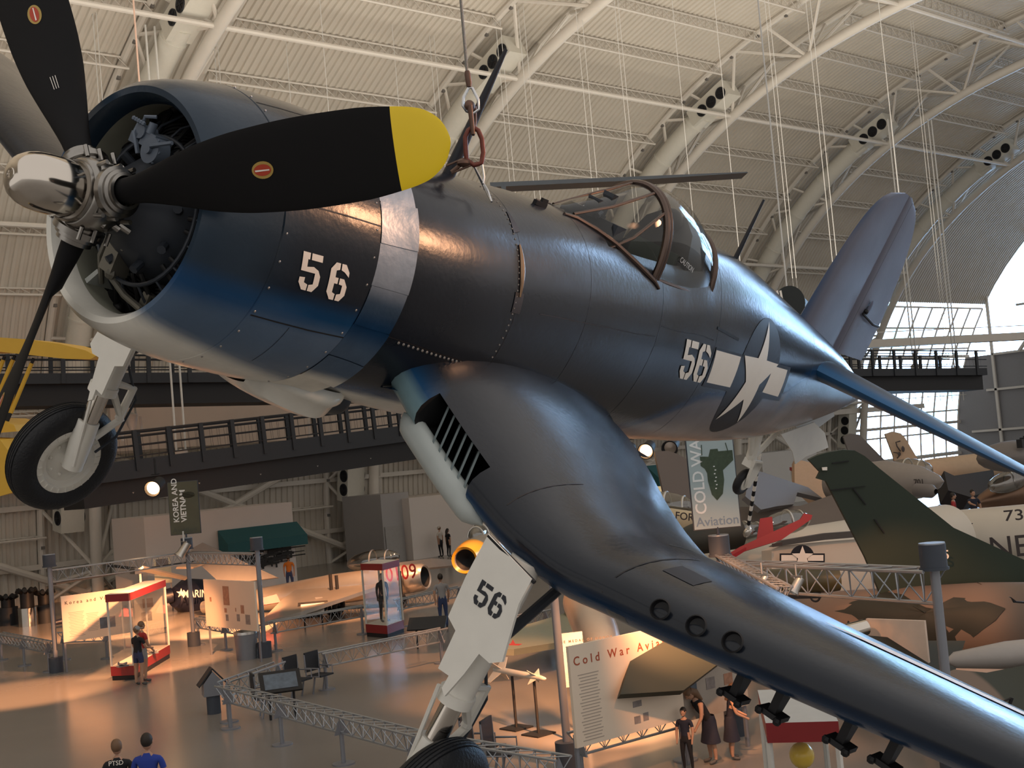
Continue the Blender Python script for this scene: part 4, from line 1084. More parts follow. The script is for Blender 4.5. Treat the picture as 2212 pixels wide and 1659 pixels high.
def spot(loc, d, label, lit=True, sc=1.0, grp='theatre spotlights'):
    t = thing('spotlight', label, 'spotlight', loc, group=grp)
    d = V(d).normalized(); g = MB(); g.lathe([(-.16 * sc, .03 * sc), (-.15 * sc, .09 * sc), (.12 * sc, .10 * sc), (.20 * sc, .13 * sc), (.20 * sc, .115 * sc), (.14 * sc, .09 * sc)], (0, 0, 0), d, 16); g.box((0, 0, .16 * sc), (.04, .26 * sc, .03)); g.cyl((0, 0, .16 * sc), (0, 0, .4 * sc), .02 * sc, 6); g.build('can', M_blk, t)
    g = MB(); g.lathe([(.15 * sc, .095 * sc), (.16 * sc, 0)], (0, 0, 0), d, 16); g.build('lens', mat('warm_lens', (.8, .6, .4), .3, emit=(1, .55, .25), es=14) if lit else M_alu, t)
    return t
toc = lambda a: (CAM - V(a)).normalized()
for px, py, dp_, lit, lb in ((338, 1048, 46, True, 'lit black spotlight hanging left of the Korea banner'), (1358, 972, 48, True, 'left lit spotlight on the ledge under the fuselage'), (1400, 968, 48, True, 'right lit spotlight on the ledge under the fuselage'), (1452, 962, 48, False, 'unlit spotlight on the ledge, nearest the Cold War banner')):
    a = at_d(px, py, dp_); spot(a, toc(a) + V((-.5, 0, -.35)), lb, lit, 2.4 if dp_ > 40 else 1)
for px, py, lb in ((1648, 1258, 'silver lamp on the long truss, left one'), (1722, 1262, 'silver lamp on the long truss, right one'), (398, 1185, 'silver lamp cluster under the Korea banner')):
    a = at_d(px, py, 21 if px > 1000 else 44.5); t = spot(a, (-.4, .2, -.6), lb, False, .8 if px > 1000 else 1.5); t.children[0].data = t.children[0].data.copy(); t.children[0].data.materials[0] = M_alu
# banners
def banner(t, zt, pxw, lines, label, w_, h_, pic, m_bg, yaw=0):
    o = thing('banner', label, 'banner', (t.location.x, t.location.y, zt + .12)); 
    x = (RT * math.cos(yaw) + FW * math.sin(yaw)); x.z = 0; x.normalize(); y = V((0, 0, 1)); o.matrix_world = frame(V((t.location.x, t.location.y, zt + .05)), x, y)
    g = MB(); g.box((0, h_ / 2 + .1, 0), (w_, h_, .05)); g.build('sheet', m_bg, o, None)
    g = MB(); g.cyl((0, -.05, 0), (0, .12, 0), .03, 8); g.box((0, h_ / 2 + .1, -.02), (w_ + .04, h_ + .04, .03)); g.build('rim', M_drum, o, None)
    for s, sz, px_, py_, rot, m_, bd in lines:
        R = Matrix.Rotation(rad(rot), 4, 'Z'); R.translation = V((px_, py_ + .1, .028)); text('lettering', s, sz, m_, o, R, .002, 'LEFT', bd)
    pic(o)
    return o
M_lt = mat('banner_pale_letters', (.70, .74, .76), .6); M_lt2 = mat('banner_soft_letters', (.16, .24, .33), .6)
def pic1(o):
    g = MB(); g.ball((.18, 1.45, .03), .16, 12, sc=(1.4, .7, .08)); g.tube([(-.05, 1.55, .035), (.4, 1.4, .035)], .02, 5); g.build('printed_helicopter', mat('print_dark_olive', (.02, .022, .012), .7), o)
banner(P2, 3.75, 0, [('KOREA AND', .27, -.28, .42, 90, M_lt, .004), ('VIETNAM', .27, -.02, .42, 90, M_lt, .006), ('Aviation', .25, -.44, .14, 0, mat('banner_dim', (.06, .07, .06), .7), 0)], 'olive hanging banner reading Korea and Vietnam Aviation', 1.02, 1.82, pic1, mat('banner_olive', (.075, .08, .055), .7, 0, .3, 2), .05)
def pic2(o):
    mo = mat('print_bomber_green', (.045, .07, .045), .7, 0, .5, 14)
    g = MB(); 
    g.prism([(.04, .62), (.16, .74), (.21, 1.0), (.20, 1.30), (.14, 1.6), (.0, 1.6), (-.10, 1.3), (-.10, 1.0), (-.05, .74)], lambda u, v, w_: V((u, v, .027 + w_)), .004)
    g.prism([(.20, 1.18), (.42, 1.36), (.42, 1.55), (.14, 1.55), (-.02, 1.46), (-.21, 1.48), (-.21, 1.30), (-.14, 1.24), (-.10, 1.15)], lambda u, v, w_: V((u, v, .027 + w_)), .003)
    g.tube([(-.17, 1.5, .03), (-.16, 1.7, .03)], .008, 4); g.tube([(.34, 1.5, .03), (.30, 1.7, .03)], .008, 4)
    g.build('printed_bomber', mo, o)
    g = MB(); 
    for q in range(7): g.box((.04 + .02 * (q % 2), .85 + .07 * q, .034), (.03, .02, .002))
    g.build('printed_windows', M_lt, o)
banner(P6, 3.75, 0, [('COLD WAR', .30, -.27, .28, 90, M_lt, .004), ('Aviation', .245, -.40, .13, 0, M_lt2, .002)], 'pale blue Cold War Aviation banner with a bomber seen from above', .88, 1.74, pic2, mat('banner_pale_blue', (.33, .42, .45), .5, 0, .08, 2), 0)

# exhibition panels
M_pan = mat('cream_panel_print', (.72, .60, .48), .6, 0, .04, 1); M_ink = mat('panel_ink', (.05, .04, .04), .7); M_inkr = mat('panel_red_ink', (.35, .07, .03), .7)
M_ph1 = mat('photo_print_grey', (.25, .22, .21), .6, 0, .5, 9); M_ph2 = mat('photo_print_warm', (.38, .20, .13), .6, 0, .5, 9); M_ph3 = mat('photo_print_blue', (.10, .13, .17), .6, 0, .6, 7)
def panel_board(pl, pr, z0, h_, label, title=None, tsz=.2, photos=(), paras=(), m_=None, tcol=None, z1=None):
    A = at_z(*pl, z0); B = at_z(*pr, z0) if z1 is None else at_z(*pr, z1); B.z = z0
    x = (B - A); L = x.length; o = thing('information_board', label, 'display panel', A); o.matrix_world = frame(A, x, V((0, 0, 1)))
    g = MB(); g.box((L / 2, h_ / 2, -.03), (L, h_, .06)); g.build('board', m_ or M_pan, o, None)
    for px_ in (.05, L - .05): g = MB(); g.box((px_, -z0 / 2 + .1, -.08), (.06, z0 + .2, .05)); g.build('support', M_pole, o, None)
    if title: text('title', title, tsz, tcol or M_ink, o, Matrix.Translation((L * .03, h_ * .84, .003)), .001, 'LEFT', .002, 1, 1.6)
    g = MB(); g2 = []
    for (u, v, w_, hh, c) in photos: 
        q = MB(); q.box((L * u, h_ * v, .004), (w_, hh, .006)); q.build('photo', (M_ph1, M_ph2, M_ph3)[c], o, None)
    for (u, v, w_, n) in paras:
        for i in range(n): g.box((L * u, h_ * v - i * .05, .002), (w_ * (1 - .1 * (i % 3)), .014, .003))
    if paras: g.build('text_block', mat('small_print', (.38, .32, .27), .7), o, None)
    return o
panel_board((138, 1388), (362, 1354), .95, 1.46, 'wide cream display panel titled Korea and Vietnam, left of the corner case', 'Korea and Vietnam', .15, ((.42, .30, .5, .35, 2), (.62, .62, .4, .25, 0), (.80, .30, .35, .3, 0), (.82, .6, .35, .3, 1)), ((.13, .62, .5, 16), (.28, .55, .4, 12)))
panel_board((446, 1352), (556, 1364), .95, 1.52, 'square orange-lit panel of scattered photographs between two grey poles', None, .2, ((.45, .68, .42, .6, 1), (.13, .58, .12, .14, 1), (.42, .37, .16, .14, 1), (.44, .22, .18, .2, 0), (.62, .40, .05, .12, 1), (.75, .42, .22, .26, 1), (.66, .24, .2, .22, 0), (.84, .22, .3, .3, 0)))
P3B = panel_board((1247, 1617), (1480, 1552), .85, 1.62, 'orange-lit panel titled Cold War Aviation under the wing', 'Cold War Aviation', .20, ((.55, .50, .30, .28, 2), (.55, .12, .14, .12, 0), (.63, .13, .12, .13, 0), (.56, .28, .2, .1, 0)), ((.15, .70, .45, 22),), tcol=M_inkr)
panel_board((1480, 1560), (1618, 1522), .75, 1.72, 'collage panel of small photographs right of the Cold War panel', None, .2, tuple((.15 + .28 * i, .80 - .24 * j, .22, .20, (i + j) % 3) for i in range(3) for j in range(3)), m_=mat('collage_board', (.42, .37, .32), .6))
panel_board((1210, 1487), (1268, 1480), 1.0, 1.05, 'blue-grey panel titled The Medal of Honor beside the tall pole', 'THE MEDAL OF HONOR', .07, ((.5, .60, .05, .22, 2),), ((.5, .25, .4, 6),), m_=mat('blue_grey_board', (.22, .25, .28), .6))
panel_board((1885, 1480), (2012, 1490), .7, 1.25, 'blank peach-lit panel behind the outer wing', None, m_=mat('peach_lit_board', (.70, .55, .45), .6))  # whitish board, the warm light on it put into its colour
panel_board((335, 1262), (372, 1258), 1.2, 1.15, 'pale ivory pictorial panel right of the column, over the cream panel', None, .1, ((.5, .85, .55, .3, 0),), m_=mat('pale_ivory', (.85, .75, .52), .5))  # board in a pale ivory tone
# display cases
def case(A, B, C_, h_, label, m_top, zb=.42, inside=None):
    A = V(A); B = V(B); C_ = V(C_)        # three floor corners: front left, front right, back right
    D = A + (C_ - B); o = thing('display_case', label, 'display case', A)
    q = [p - A for p in (A, B, C_, D)]
    z = lambda p, zz: V((p.x, p.y, zz))
    def slab(z0, z1, grow, name, mats):
        c = (q[0] + q[2]) / 2; g = MB(); P = [c + (p - c) * grow for p in q]
        g.add([z(p, z0) for p in P] + [z(p, z1) for p in P], [(0, 1, 5, 4), (1, 2, 6, 5), (2, 3, 7, 6), (3, 0, 4, 7)], 0); g.add([z(p, z0) for p in P], [(3, 2, 1, 0)], 0); g.add([z(p, z1) for p in P], [(0, 1, 2, 3)], 1); return g.build(name, mats, o, None)
    slab(0, .14, 1.0, 'plinth', [M_blk, M_blk]); slab(.14, zb, 1.03, 'base', [mat('case_red', (.22, .012, .014), .4), m_top]); slab(h_ - .22, h_, 1.05, 'lid', [mat('case_red', (.22, .012, .014), .4), m_top])
    for p in q:
        g = MB(); g.box(z(p * .995 + (q[2] * .0025), (zb + h_ - .22) / 2), (.05, .05, h_ - .22 - zb)); g.build('corner_post', mat('case_white', (.62, .60, .56), .5), o, None)
    g = MB(); P = [p * .99 for p in q]
    for i in range(4): a, b = P[i], P[(i + 1) % 4]; g.add([z(a, zb), z(b, zb), z(b, h_ - .22), z(a, h_ - .22)], [(0, 1, 2, 3)])
    g.build('glass_pane', glassmat('case_glass', (.93, .95, .95), .03), o, None)
    return o, q, A
M_ct = mat('case_top_cream', (.60, .55, .48), .5)
a1 = at_z(243, 1470); b1 = at_z(291, 1468); c1_ = at_z(367, 1421)
c_o, q, A = case(a1, b1, c1_, 2.55, 'long glass case with red base, left, where two visitors stand', M_ct)
a2 = at_z(793, 1375); b2 = at_z(838, 1379); c2_ = at_z(873, 1366)
case(a2, b2, c2_, 2.45, 'small glass case holding a dark suit before the silver jet', M_ct)
cc = (V(a2) + V(c2_)) / 2
person('headless dark navy uniform on a stand inside the middle case', (cc.x, cc.y, .43), 0, 1.62, c1, c1, skin=c1, hair=None, cat='mannequin', sleeves=1, head_mat=c8)
h3 = at_z(1657, 1560, 2.4); h3b = at_z(1806, 1556, 2.4); h3c = at_z(1722, 1478, 2.4)
a3 = V((h3.x, h3.y, 0)); b3 = V((h3b.x, h3b.y, 0)); d3 = V((at_z(1640, 1492, 2.4).x, at_z(1640, 1492, 2.4).y, 0)); c3_ = b3 + (d3 - a3)
case(a3, b3, c3_, 2.4, 'near glass case with white top and red band under the wing', mat('case_top_white', (.50, .50, .48), .5))
cc = (a3 + c3_) / 2 + (a3 - d3) * .18
hm = person('figure in a blue flight suit and yellow helmet inside the near case', (cc.x, cc.y, .43), away(cc) + PI, 1.55, mat('flight_suit_blue', (.015, .05, .14), .7), mat('flight_suit_blue', (.015, .05, .14), .7), hair=None, cat='mannequin', sleeves=1, head_mat=M_yellow)
g = MB(); g.ball((0, -.01, 1.46), .15, 18, sc=(.95, 1.1, 1)); g.build('helmet', mat('helmet_yellow', (.75, .48, .02), .2), hm)
for i, (px, py) in enumerate(((265, 1440), (300, 1425), (330, 1412))):
    a = at_z(px, py, .43); g = MB(); g.box((0, 0, .02), (.3, .2, .04)); g.tube([(-.1, 0, .05), (.14, 0, .09)], .03, 8); g.beam((-.02, -.22, .08), (-.02, .22, .08), .10, .015); g.beam((-.1, -.07, .07), (-.1, .07, .07), .06, .012)
    g.box((-.12, 0, .11), (.05, .012, .08)); o = g.build('model_aircraft', M_pole, None); o.location = a; tag(o, ('small grey aircraft model at the front of the long case', 'small grey aircraft model mid way along the long case', 'small grey aircraft model at the back of the long case')[i], 'model aircraft', 'models inside the long case')
# barriers
lo = lambda px, py: at_z(px, py, 0) + V((0, 0, .95))
for i, (a, b, lb) in enumerate((((0, 1425), (112, 1452), 'low lattice barrier at the left edge of the floor'), ((135, 1425), (236, 1422), 'low lattice barrier under the Korea panel'), ((425, 1392), (560, 1418), 'low lattice barrier under the orange-lit photo panel'),
      ((588, 1408), (792, 1368), 'low lattice barrier in front of the silver jet'), ((862, 1355), (1000, 1322), 'low lattice barrier right of the suit case'), ((694, 1492), (965, 1430), 'low lattice barrier ending at the mesh seats'),
      ((485, 1570), (925, 1708), 'long low lattice barrier running from the hut to the near wheel'), ((940, 1712), (1230, 1775), 'lattice barrier at the bottom edge beside the tall pole'), ((1250, 1712), (1490, 1640), 'bright lattice barrier under the Cold War panel'), ((1000, 1435), (1190, 1385), 'lattice barrier behind the missile stands'), ((490, 1562), (610, 1512), 'short lattice barrier running back from the hut to the seats'))):
    truss(lo(*a), lo(*b), lb, .36, .024, None, 'lattice_barrier', .95, 'low lattice barriers round the exhibits')
# hut-shaped kiosk, bins, seats, reading rails
a = at_z(463, 1541); t = thing('kiosk', 'grey kiosk with a pitched roof standing at the barrier corner', 'kiosk', a, rad(-20)); t.scale = (.56, .56, .62)
g = MB(); g.cyl((0, 0, 0), (0, 0, .75), .30, 20); g.build('drum', M_drum, t)
g = MB(); g.prism([(-.42, 0), (.42, 0), (.42, .5), (0, .95), (-.42, .5)], lambda u, v, w_: V((u, -.35 + w_, .72 + v)), .7); g.build('body', M_pole, t, None)
g = MB(); g.beam((-.62, 0, 1.12), (.0, 0, 1.78), .8, .05); g.beam((.62, 0, 1.12), (.0, 0, 1.78), .8, .05); g.build('roof', M_dkst, t, None)
def bin_(px, py, label):
    a = at_z(px, py); t = thing('litter_bin', label, 'bin', a); g = MB(); g.lathe([(0, .32), (.78, .36), (.78, .0)], (0, 0, 0), (0, 0, 1), 24); g.build('body', M_pole, t); g = MB(); g.lathe([(.78, .37), (.86, .36), (.9, .2), (.9, 0)], (0, 0, 0), (0, 0, 1), 24); g.build('lid', M_alu, t)
bin_(534, 1423, 'grey litter bin with a metal lid left of the third pole')
def seat(px, py, rz, label):
    a = at_z(px, py); t = thing('mesh_chair', label, 'chair', a, rz, 'black mesh chairs on beam seats')
    g = MB(); g.box((0, .25, .80), (.52, .04, .50)); g.build('backrest', M_dkst, t, None); g = MB(); g.box((0, 0, .45), (.5, .5, .04)); g.build('seat', M_dkst, t, None)
    for sx in (-1, 1):
        g = MB(); g.tube([(sx * .27, .25, 1.0), (sx * .27, .22, .45), (sx * .27, -.2, .45), (sx * .27, -.2, .66), (sx * .27, .2, .66)], .02, 6); g.build('arm', M_pole, t)
        g = MB(); g.tube([(sx * .2, .0, .45), (sx * .2, .1, 0)], .025, 6); g.build('leg', M_pole, t)
for px, py, rz, lb in ((648, 1507, .3, 'back left mesh chair beside the black info panel'), (694, 1496, .3, 'back right mesh chair beside the black info panel'), (574, 1548, 1.2, 'single mesh chair beside the small black lectern'), (1042, 1672, .5, 'left mesh chair behind the near wheel'), (1088, 1682, .5, 'right mesh chair behind the near wheel')): seat(px, py, rz, lb)
def rail(px, py, rz, label, tilt=35, w_=.9, d_=.5, m_=None, h_=.8, pic=True):
    a = at_z(px, py); t = thing('reading_rail', label, 'information stand', a, rz)
    g = MB(); g.box((0, 0, h_), (w_, d_, .06), Matrix.Rotation(rad(tilt), 3, 'X')); g.build('board', m_ or M_dkst, t, None)
    R = Matrix.Rotation(rad(tilt), 4, 'X'); g = MB()
    if pic:
        g.box(V((0, 0, h_)) + R.to_3x3() @ V((0, 0, .035)), (w_ * .8, d_ * .72, .006), R.to_3x3()); g.build('printed_sheet', pic, t, None)
    for sx in (-1, 1): g = MB(); g.cyl((sx * w_ * .3, .0, 0), (sx * w_ * .3, 0, h_ - .05), .03, 8); g.build('leg', M_blk, t)
    return t
rail(678, 1352, away(at_z(678, 1352)) + PI, 'black oval stand with white text sheet under the jet wing', 55, 1.1, .65, M_blk, .6, M_star)
rail(612, 1552, away(at_z(612, 1552)) + PI + .3, 'black picture lectern beside the single mesh chair', 45, .95, .6, M_blk, .85, M_ph3)
rail(927, 1400, away(at_z(927, 1400)) + PI - .2, 'dark slanted reading rail right of the suit case', 40, 1.2, .5, M_dkst, .75, False)
# missile on two stands
A = at_d(1085, 1478, 27); B = at_d(1182, 1518, 25.5); A.z = B.z = 1.15
t = thing('missile', 'white finned missile held level on two dark stands', 'missile', A); x = (B - A); L = x.length; t.matrix_world = frame(A, x, V((0, 0, 1)).cross(x))
M_ms = mat('missile_white', (.50, .47, .42), .5)
g = MB(); g.lathe([(-.25, .0), (-.25, .055), (0, .065), (L * .7, .065), (L * .92, .05), (L, .03), (L + .03, 0)], (0, 0, 0), (1, 0, 0), 16); g.build('body', M_ms, t)
for k in range(4):
    R = Matrix.Rotation(k * PI / 2 + PI / 4, 3, 'X'); g = MB(); g.prism([(-.25, .05), (.1, .05), (-.1, .33), (-.25, .33)], lambda u, v, w_: R @ V((u, w_, v)), .012); g.build('tail_fin', M_ms, t, None)
    g = MB(); g.prism([(L * .72, .05), (L * .85, .05), (L * .74, .2)], lambda u, v, w_: R @ V((u, w_, v)), .01); g.build('fore_fin', M_ms, t, None)
for i, f in enumerate((.25, .75)):
    p = A.lerp(B, f); o = thing('missile_stand', ('dark stand under the rear of the white missile', 'dark stand under the front of the white missile')[i], 'stand', (p.x, p.y, 0)); g = MB(); g.cyl((0, 0, .02), (0, 0, 1.07), .03, 8); g.build('column', M_blk, o); g = MB(); g.box((0, 0, .015), (.5, .5, .03)); g.build('foot_plate', M_blk, o, None)
# stroller
a = pa(1428, 1640, 15.0); t = thing('pushchair', 'dark pushchair with a hood at the bottom edge', 'pushchair', a, .5)
g = MB(); g.lathe([(0, .32), (.15, .30), (.28, .18), (.32, 0)], (0, .1, .62), (0, 0, 1), 18, a0=0, a1=200); g.build('hood', c1, t); g = MB(); g.box((0, 0, .45), (.45, .6, .3)); g.build('seat', c1, t, None)
for sx in (-1, 1):
    for sy in (-1, 1): g = MB(); g.torus((sx * .26, sy * .35, .14), .12, .02, (1, 0, 0), 16); g.build('wheel', M_rubber, t)
    g = MB(); g.tube([(sx * .24, .3, .5), (sx * .24, .6, 1.0)], .015, 6); g.build('handle', M_dkst, t)
# guns on the wall and teal awnings
M_teal = mat('teal_canvas', (.015, .09, .10), .7)
def awning(px0, py0, px1, py1, y, drop, label, dp=.9):
    a = at_y(px0, py0, y); b = at_y(px1, py1, y); zt = (a.z + b.z) / 2; L = b.x - a.x
    g = MB(); g.prism([(0, 0), (0, -drop), (-dp, -drop), (-dp, -drop + .5), (-dp + .1, -drop + .55)], lambda u, v, w_: V((a.x + w_, y + u, zt + v)), L); o = g.build('awning', M_teal, None, None); tag(o, label, 'awning')
    return a, b, zt
a, b, zt = awning(470, 1145, 641, 1128, 56.9, 1.15, 'teal awning over the wall of guns, left')
M_gun = mat('gun_steel', (.012, .010, .009), .5, .3)
def gun(loc, s, label, grp='long guns mounted on the white wall'):
    t = thing('long_gun', label, 'gun', loc, group=grp); g = MB(); g.box((0, 0, 0), (.9 * s, .06, .16 * s)); g.box((.25 * s, 0, -.18 * s), (.10 * s, .05, .3 * s)); g.box((-.1 * s, 0, -.13 * s), (.09 * s, .05, .2 * s)); g.box((0, 0, .12 * s), (.4 * s, .04, .05 * s)); g.build('receiver', M_gun, t, None)
    g = MB(); g.cyl((.4 * s, 0, .02), (1.3 * s, 0, .02), .03 * s, 6); g.build('barrel', M_gun, t); g = MB(); g.prism([(-.45, .08), (-.9, .03), (-.92, -.2), (-.82, -.2), (-.45, -.08)], lambda u, v, w_: V((u * s, w_ - .03, v * s)), .05); g.build('stock', M_gun, t, None)
gp = [(602, 1176), (612, 1186), (595, 1196), (552, 1192), (575, 1207), (612, 1204), (590, 1216), (535, 1207), (622, 1195), (558, 1216)]
for i, (px, py) in enumerate(gp): gun(at_y(px, py, 56.85), 1.0 if i % 2 else .75, 'dark long gun on the white gun wall under the teal awning')
awning(1395, 1003, 1460, 1003, 50, 1.2, 'dark green awning left of the Cold War banner')
g = MB(); a = at_y(1440, 1052, 50.2); 
t = thing('memorabilia_shelf', 'brightly lit cream shelves under the dark green awning', 'shelf', (a.x, 50.2, a.z - 1))
g = MB(); g.box((-.6, .3, 1), (2.9, .1, 2.2)); g.build('back_panel', mat('shelf_glow', (.8, .68, .4), .5, emit=(1, .75, .4), es=.35), t, None)  # back panel given a weak glow of its own so the shelves look lit
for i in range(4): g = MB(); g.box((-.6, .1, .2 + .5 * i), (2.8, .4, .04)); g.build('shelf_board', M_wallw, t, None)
# ================================================================== other aircraft in the hall
DS = 1.0
def D(a): return at_d(a[0], a[1], a[2] * DS)
def plate(name, pts, th, m, parent=None, lab=None, cat=None, inv=False):
    th *= DS
    w = [D(p) for p in pts]; c = sum(w, V((0, 0, 0))) / len(w); n = V((0, 0, 0))
    for i in range(len(w)): n += (w[i] - c).cross(w[(i + 1) % len(w)] - c)
    n.normalize()
    if n.dot(FW) < 0: n = -n
    w = [p - n * (p - c).dot(n) for p in w]; g = MB(); k = len(w)
    g.add(w + [p + n * th for p in w], [tuple(range(k)), tuple(range(2 * k - 1, k - 1, -1))] + [(i, (i + 1) % k, k + (i + 1) % k, k + i) for i in range(k)])
    for i in range(len(g.v)): g.v[i] = tuple(V(g.v[i]) - (parent.location if parent else c))
    o = g.build(name, m, parent, None)
    if not parent: o.location = c; tag(o, lab, cat)
    return o
def spindle(name, A, B, prof, m, parent=None, seg=28, flat=1):
    A = D(A); B = D(B); ax = B - A; L = ax.length; o0 = parent.location if parent else V((0, 0, 0))
    g = MB(); g.lathe([(t * L, r * DS) for t, r in prof], A - o0, ax, seg)
    return g.build(name, m, parent)
def jet(label, anchor, cat='aircraft', name='jet_aircraft'):
    return thing(name, label, cat, anchor if isinstance(anchor, V) else D(anchor))
def fdir(A, B): return (D(B) - D(A)).normalized()
def words(o, s, size, px, py, dep, A, B, m, dz=0, up_=None, off=-.02, sx=1):
    x = fdir(A, B); y = V((0, 0, 1)); p = D((px, py, dep)) - o.location; Mx = frame(p, x, up_ or y); return text('painted_lettering', s, size * DS, m, o, Mx, .004, 'CENTER', .004, sx)
def glass(o, px, py, dep, L, hgt, A, B):
    L *= DS; hgt *= DS; x = fdir(A, B); g = MB(); R = Matrix((x, V((0, 0, 1)).cross(x).normalized(), V((0, 0, 1)))).transposed(); g.ball(D((px, py, dep)) - o.location, 1, 18, sc=(L, hgt * .8, hgt), R=R)
    c = g.build('canopy', glassmat('far_canopy', (.55, .55, .52), .15), o); g = MB()
    ctr = D((px, py, dep)) - o.location
    g.tube([ctr + R @ V((0, math.cos(t) * hgt * .8, math.sin(t) * hgt)) for t in lin(0, PI, 12)], .035, 6); g.tube([ctr + R @ V((L * .55, math.cos(t) * hgt * .66, math.sin(t) * hgt * .82)) for t in lin(0, PI, 12)], .03, 6)
    g.build('canopy_hoop', M_alu, c); return c
M_silv = mat('bare_silver_skin', (.52, .47, .42), .30, .75, .15, 1.5); M_dkred = mat('deep_red_paint', (.30, .012, .02), .5)
M_camo = None
def camo(name, cols, sc_, th):
    m = mat(name, cols[0], .6); nt = m.node_tree; N = nt.nodes; L = nt.links; b = N['Principled BSDF']
    tc = N.new('ShaderNodeTexCoord'); nz = N.new('ShaderNodeTexNoise'); nz.inputs['Scale'].default_value = sc_; nz.inputs['Detail'].default_value = .6; nz.inputs['Distortion'].default_value = .6; L.new(tc.outputs['Object'], nz.inputs['Vector'])
    cr = N.new('ShaderNodeValToRGB'); cr.color_ramp.interpolation = 'LINEAR'; e = cr.color_ramp.elements; e[0].position = 0; e[0].color = (*cols[0], 1); e[1].position = th[0]; e[1].color = (*cols[0], 1)
    a = e.new(th[0] + .015); a.color = (*cols[1], 1); a = e.new(th[1]); a.color = (*cols[1], 1); a = e.new(th[1] + .015); a.color = (*cols[2], 1)
    L.new(nz.outputs['Fac'], cr.inputs[0]); L.new(cr.outputs[0], b.inputs['Base Color']); return m
M_camo = camo('jungle_camouflage', ((.022, .026, .016), (.16, .11, .08), (.045, .055, .028)), .38, (.47, .56))
M_grn = mat('dark_green_paint', (.022, .034, .022), .6, 0, .25, .5); M_olv = mat('olive_tailplane', (.030, .036, .026), .6, 0, .15, .6); M_blackgr = mat('camo_black_green', (.020, .022, .017), .6, 0, .2, .6)
# silver jet numbered 70109
A, B = (918, 1246, 51), (440, 1312, 55)
J = jet('bare silver swept-wing jet numbered 70109 standing behind the suit case', at_z(700, 1325))
spindle('fuselage', A, B, [(0, .40), (-.004, .46), (.01, .54), (.12, .60), (.4, .62), (.7, .48), (1, .26)], M_silv, J); g = MB(); g.lathe([(.02, .45), (.6, .0)], D(A) - J.location, D(B) - D(A), 20); g.build('intake', M_blk, J)
plate('wing', [(838, 1252, 50), (800, 1270, 49.4), (650, 1326, 46.5), (566, 1346, 45.5), (562, 1332, 45.8), (610, 1300, 50), (640, 1282, 52)], .14, M_silv, J)
plate('wing', [(860, 1215, 53), (930, 1208, 57), (990, 1208, 60), (1000, 1218, 60), (930, 1228, 56), (880, 1232, 53)], .14, M_silv, J)
plate('fin', [(405, 1195, 55), (420, 1182, 55), (440, 1173, 55), (595, 1246, 53), (500, 1262, 54), (465, 1252, 54)], .14, mat('dull_silver_fin', (.30, .28, .26), .5, .4), J)
plate('tailplane', [(380, 1228, 52), (420, 1222, 53), (478, 1203, 56), (470, 1198, 56), (430, 1208, 54)], .10, M_silv, J)
plate('tailplane', [(300, 1232, 50), (312, 1228, 50), (405, 1248, 54), (400, 1255, 54)], .10, M_silv, J)
glass(J, 806, 1211, 52, 1.25, .42, B, A)
words(J, '70109', .82, 858, 1240, 50.2, B, A, mat('number_red', (.30, .02, .02), .5), sx=.85)
for px, py, r in ((718, 1302, .42), (868, 1300, .30), (730, 1290, .35)):
    g = MB(); p = D((px, py, 50.5)) - J.location; p.z = r; g.torus(p, r * .72, r * .3, RT + FW * -.6, 18); g.cyl(p, p + V((0, 0, 1.2)), .07, 8); g.build('wheel', M_rubber, J)
plate('drop_tank_pylon', [(680, 1292, 49), (696, 1288, 49), (708, 1310, 48.5), (690, 1306, 48.5)], .3, M_silv, J)
plate('red_marking', [(562, 1292, 50), (598, 1284, 50.2), (606, 1300, 50), (565, 1308, 50)], .1, M_dkred, J)
# yellow-nosed jet
A, B = (1006, 1209, 37), (1180, 1150, 50); J = jet('silver jet with a yellow ring round its dark nose intake', at_z(1030, 1300))
spindle('fuselage', A, B, [(0, .30), (-.005, .36), (.02, .44), (.10, .55), (.3, .62), (1, .6)], M_silv, J); spindle('nose_ring', A, B, [(-.008, .31), (-.012, .38), (.02, .455), (.07, .53)], mat('amber_yellow', (.62, .32, .02), .3), J)
g = MB(); g.lathe([(.05, .32), (.3, 0)], D(A) - J.location, D(B) - D(A), 20); g.build('intake', M_blk, J); glass(J, 1036, 1158, 40, .9, .38, B, A)
# pale delta wing with a red star, and silver nose behind the tall pole
J = jet('pale green delta-wing jet with a red star behind the gear door', at_z(1150, 1480), name='delta_wing_jet')
plate('wing', [(1062, 1398, 33), (1110, 1372, 35), (1225, 1335, 38), (1280, 1335, 38), (1275, 1392, 34), (1110, 1416, 32), (1060, 1412, 32)], .16, mat('pale_green_skin', (.27, .27, .19), .5, .2), J)
plate('fuselage', [(1215, 1300, 38), (1290, 1290, 38), (1300, 1370, 36), (1240, 1385, 36)], .9, mat('pale_green_skin', (.27, .27, .19), .5, .2), J)
st_ = [(1108, 1393, 32.6)]; g = MB(); c0 = D(st_[0]) - J.location; pts = [c0 + (RT * math.cos(PI / 2 + k * PI / 5) * (.26 if k % 2 == 0 else .10) + (UP * .5 + FW * .5) * math.sin(PI / 2 + k * PI / 5) * (.26 if k % 2 == 0 else .10)) - FW * .1 for k in range(10)]
g.add([c0 - FW * .1] + pts, [(0, 1 + k, 1 + (k + 1) % 10) for k in range(10)]); g.build('red_star', M_dkred, J, None)
J = jet('silver rounded jet nose lit purple behind the tall grey pole', at_z(1290, 1560), name='silver_jet')
spindle('nose', (1262, 1300, 31), (1318, 1440, 27), [(0, .52), (.5, .50), (.8, .42), (.95, .3), (1, .0)], M_silv, J); plate('wing', [(1318, 1385, 29), (1345, 1372, 30), (1390, 1390, 30), (1380, 1402, 29), (1322, 1400, 28)], .2, M_silv, J)
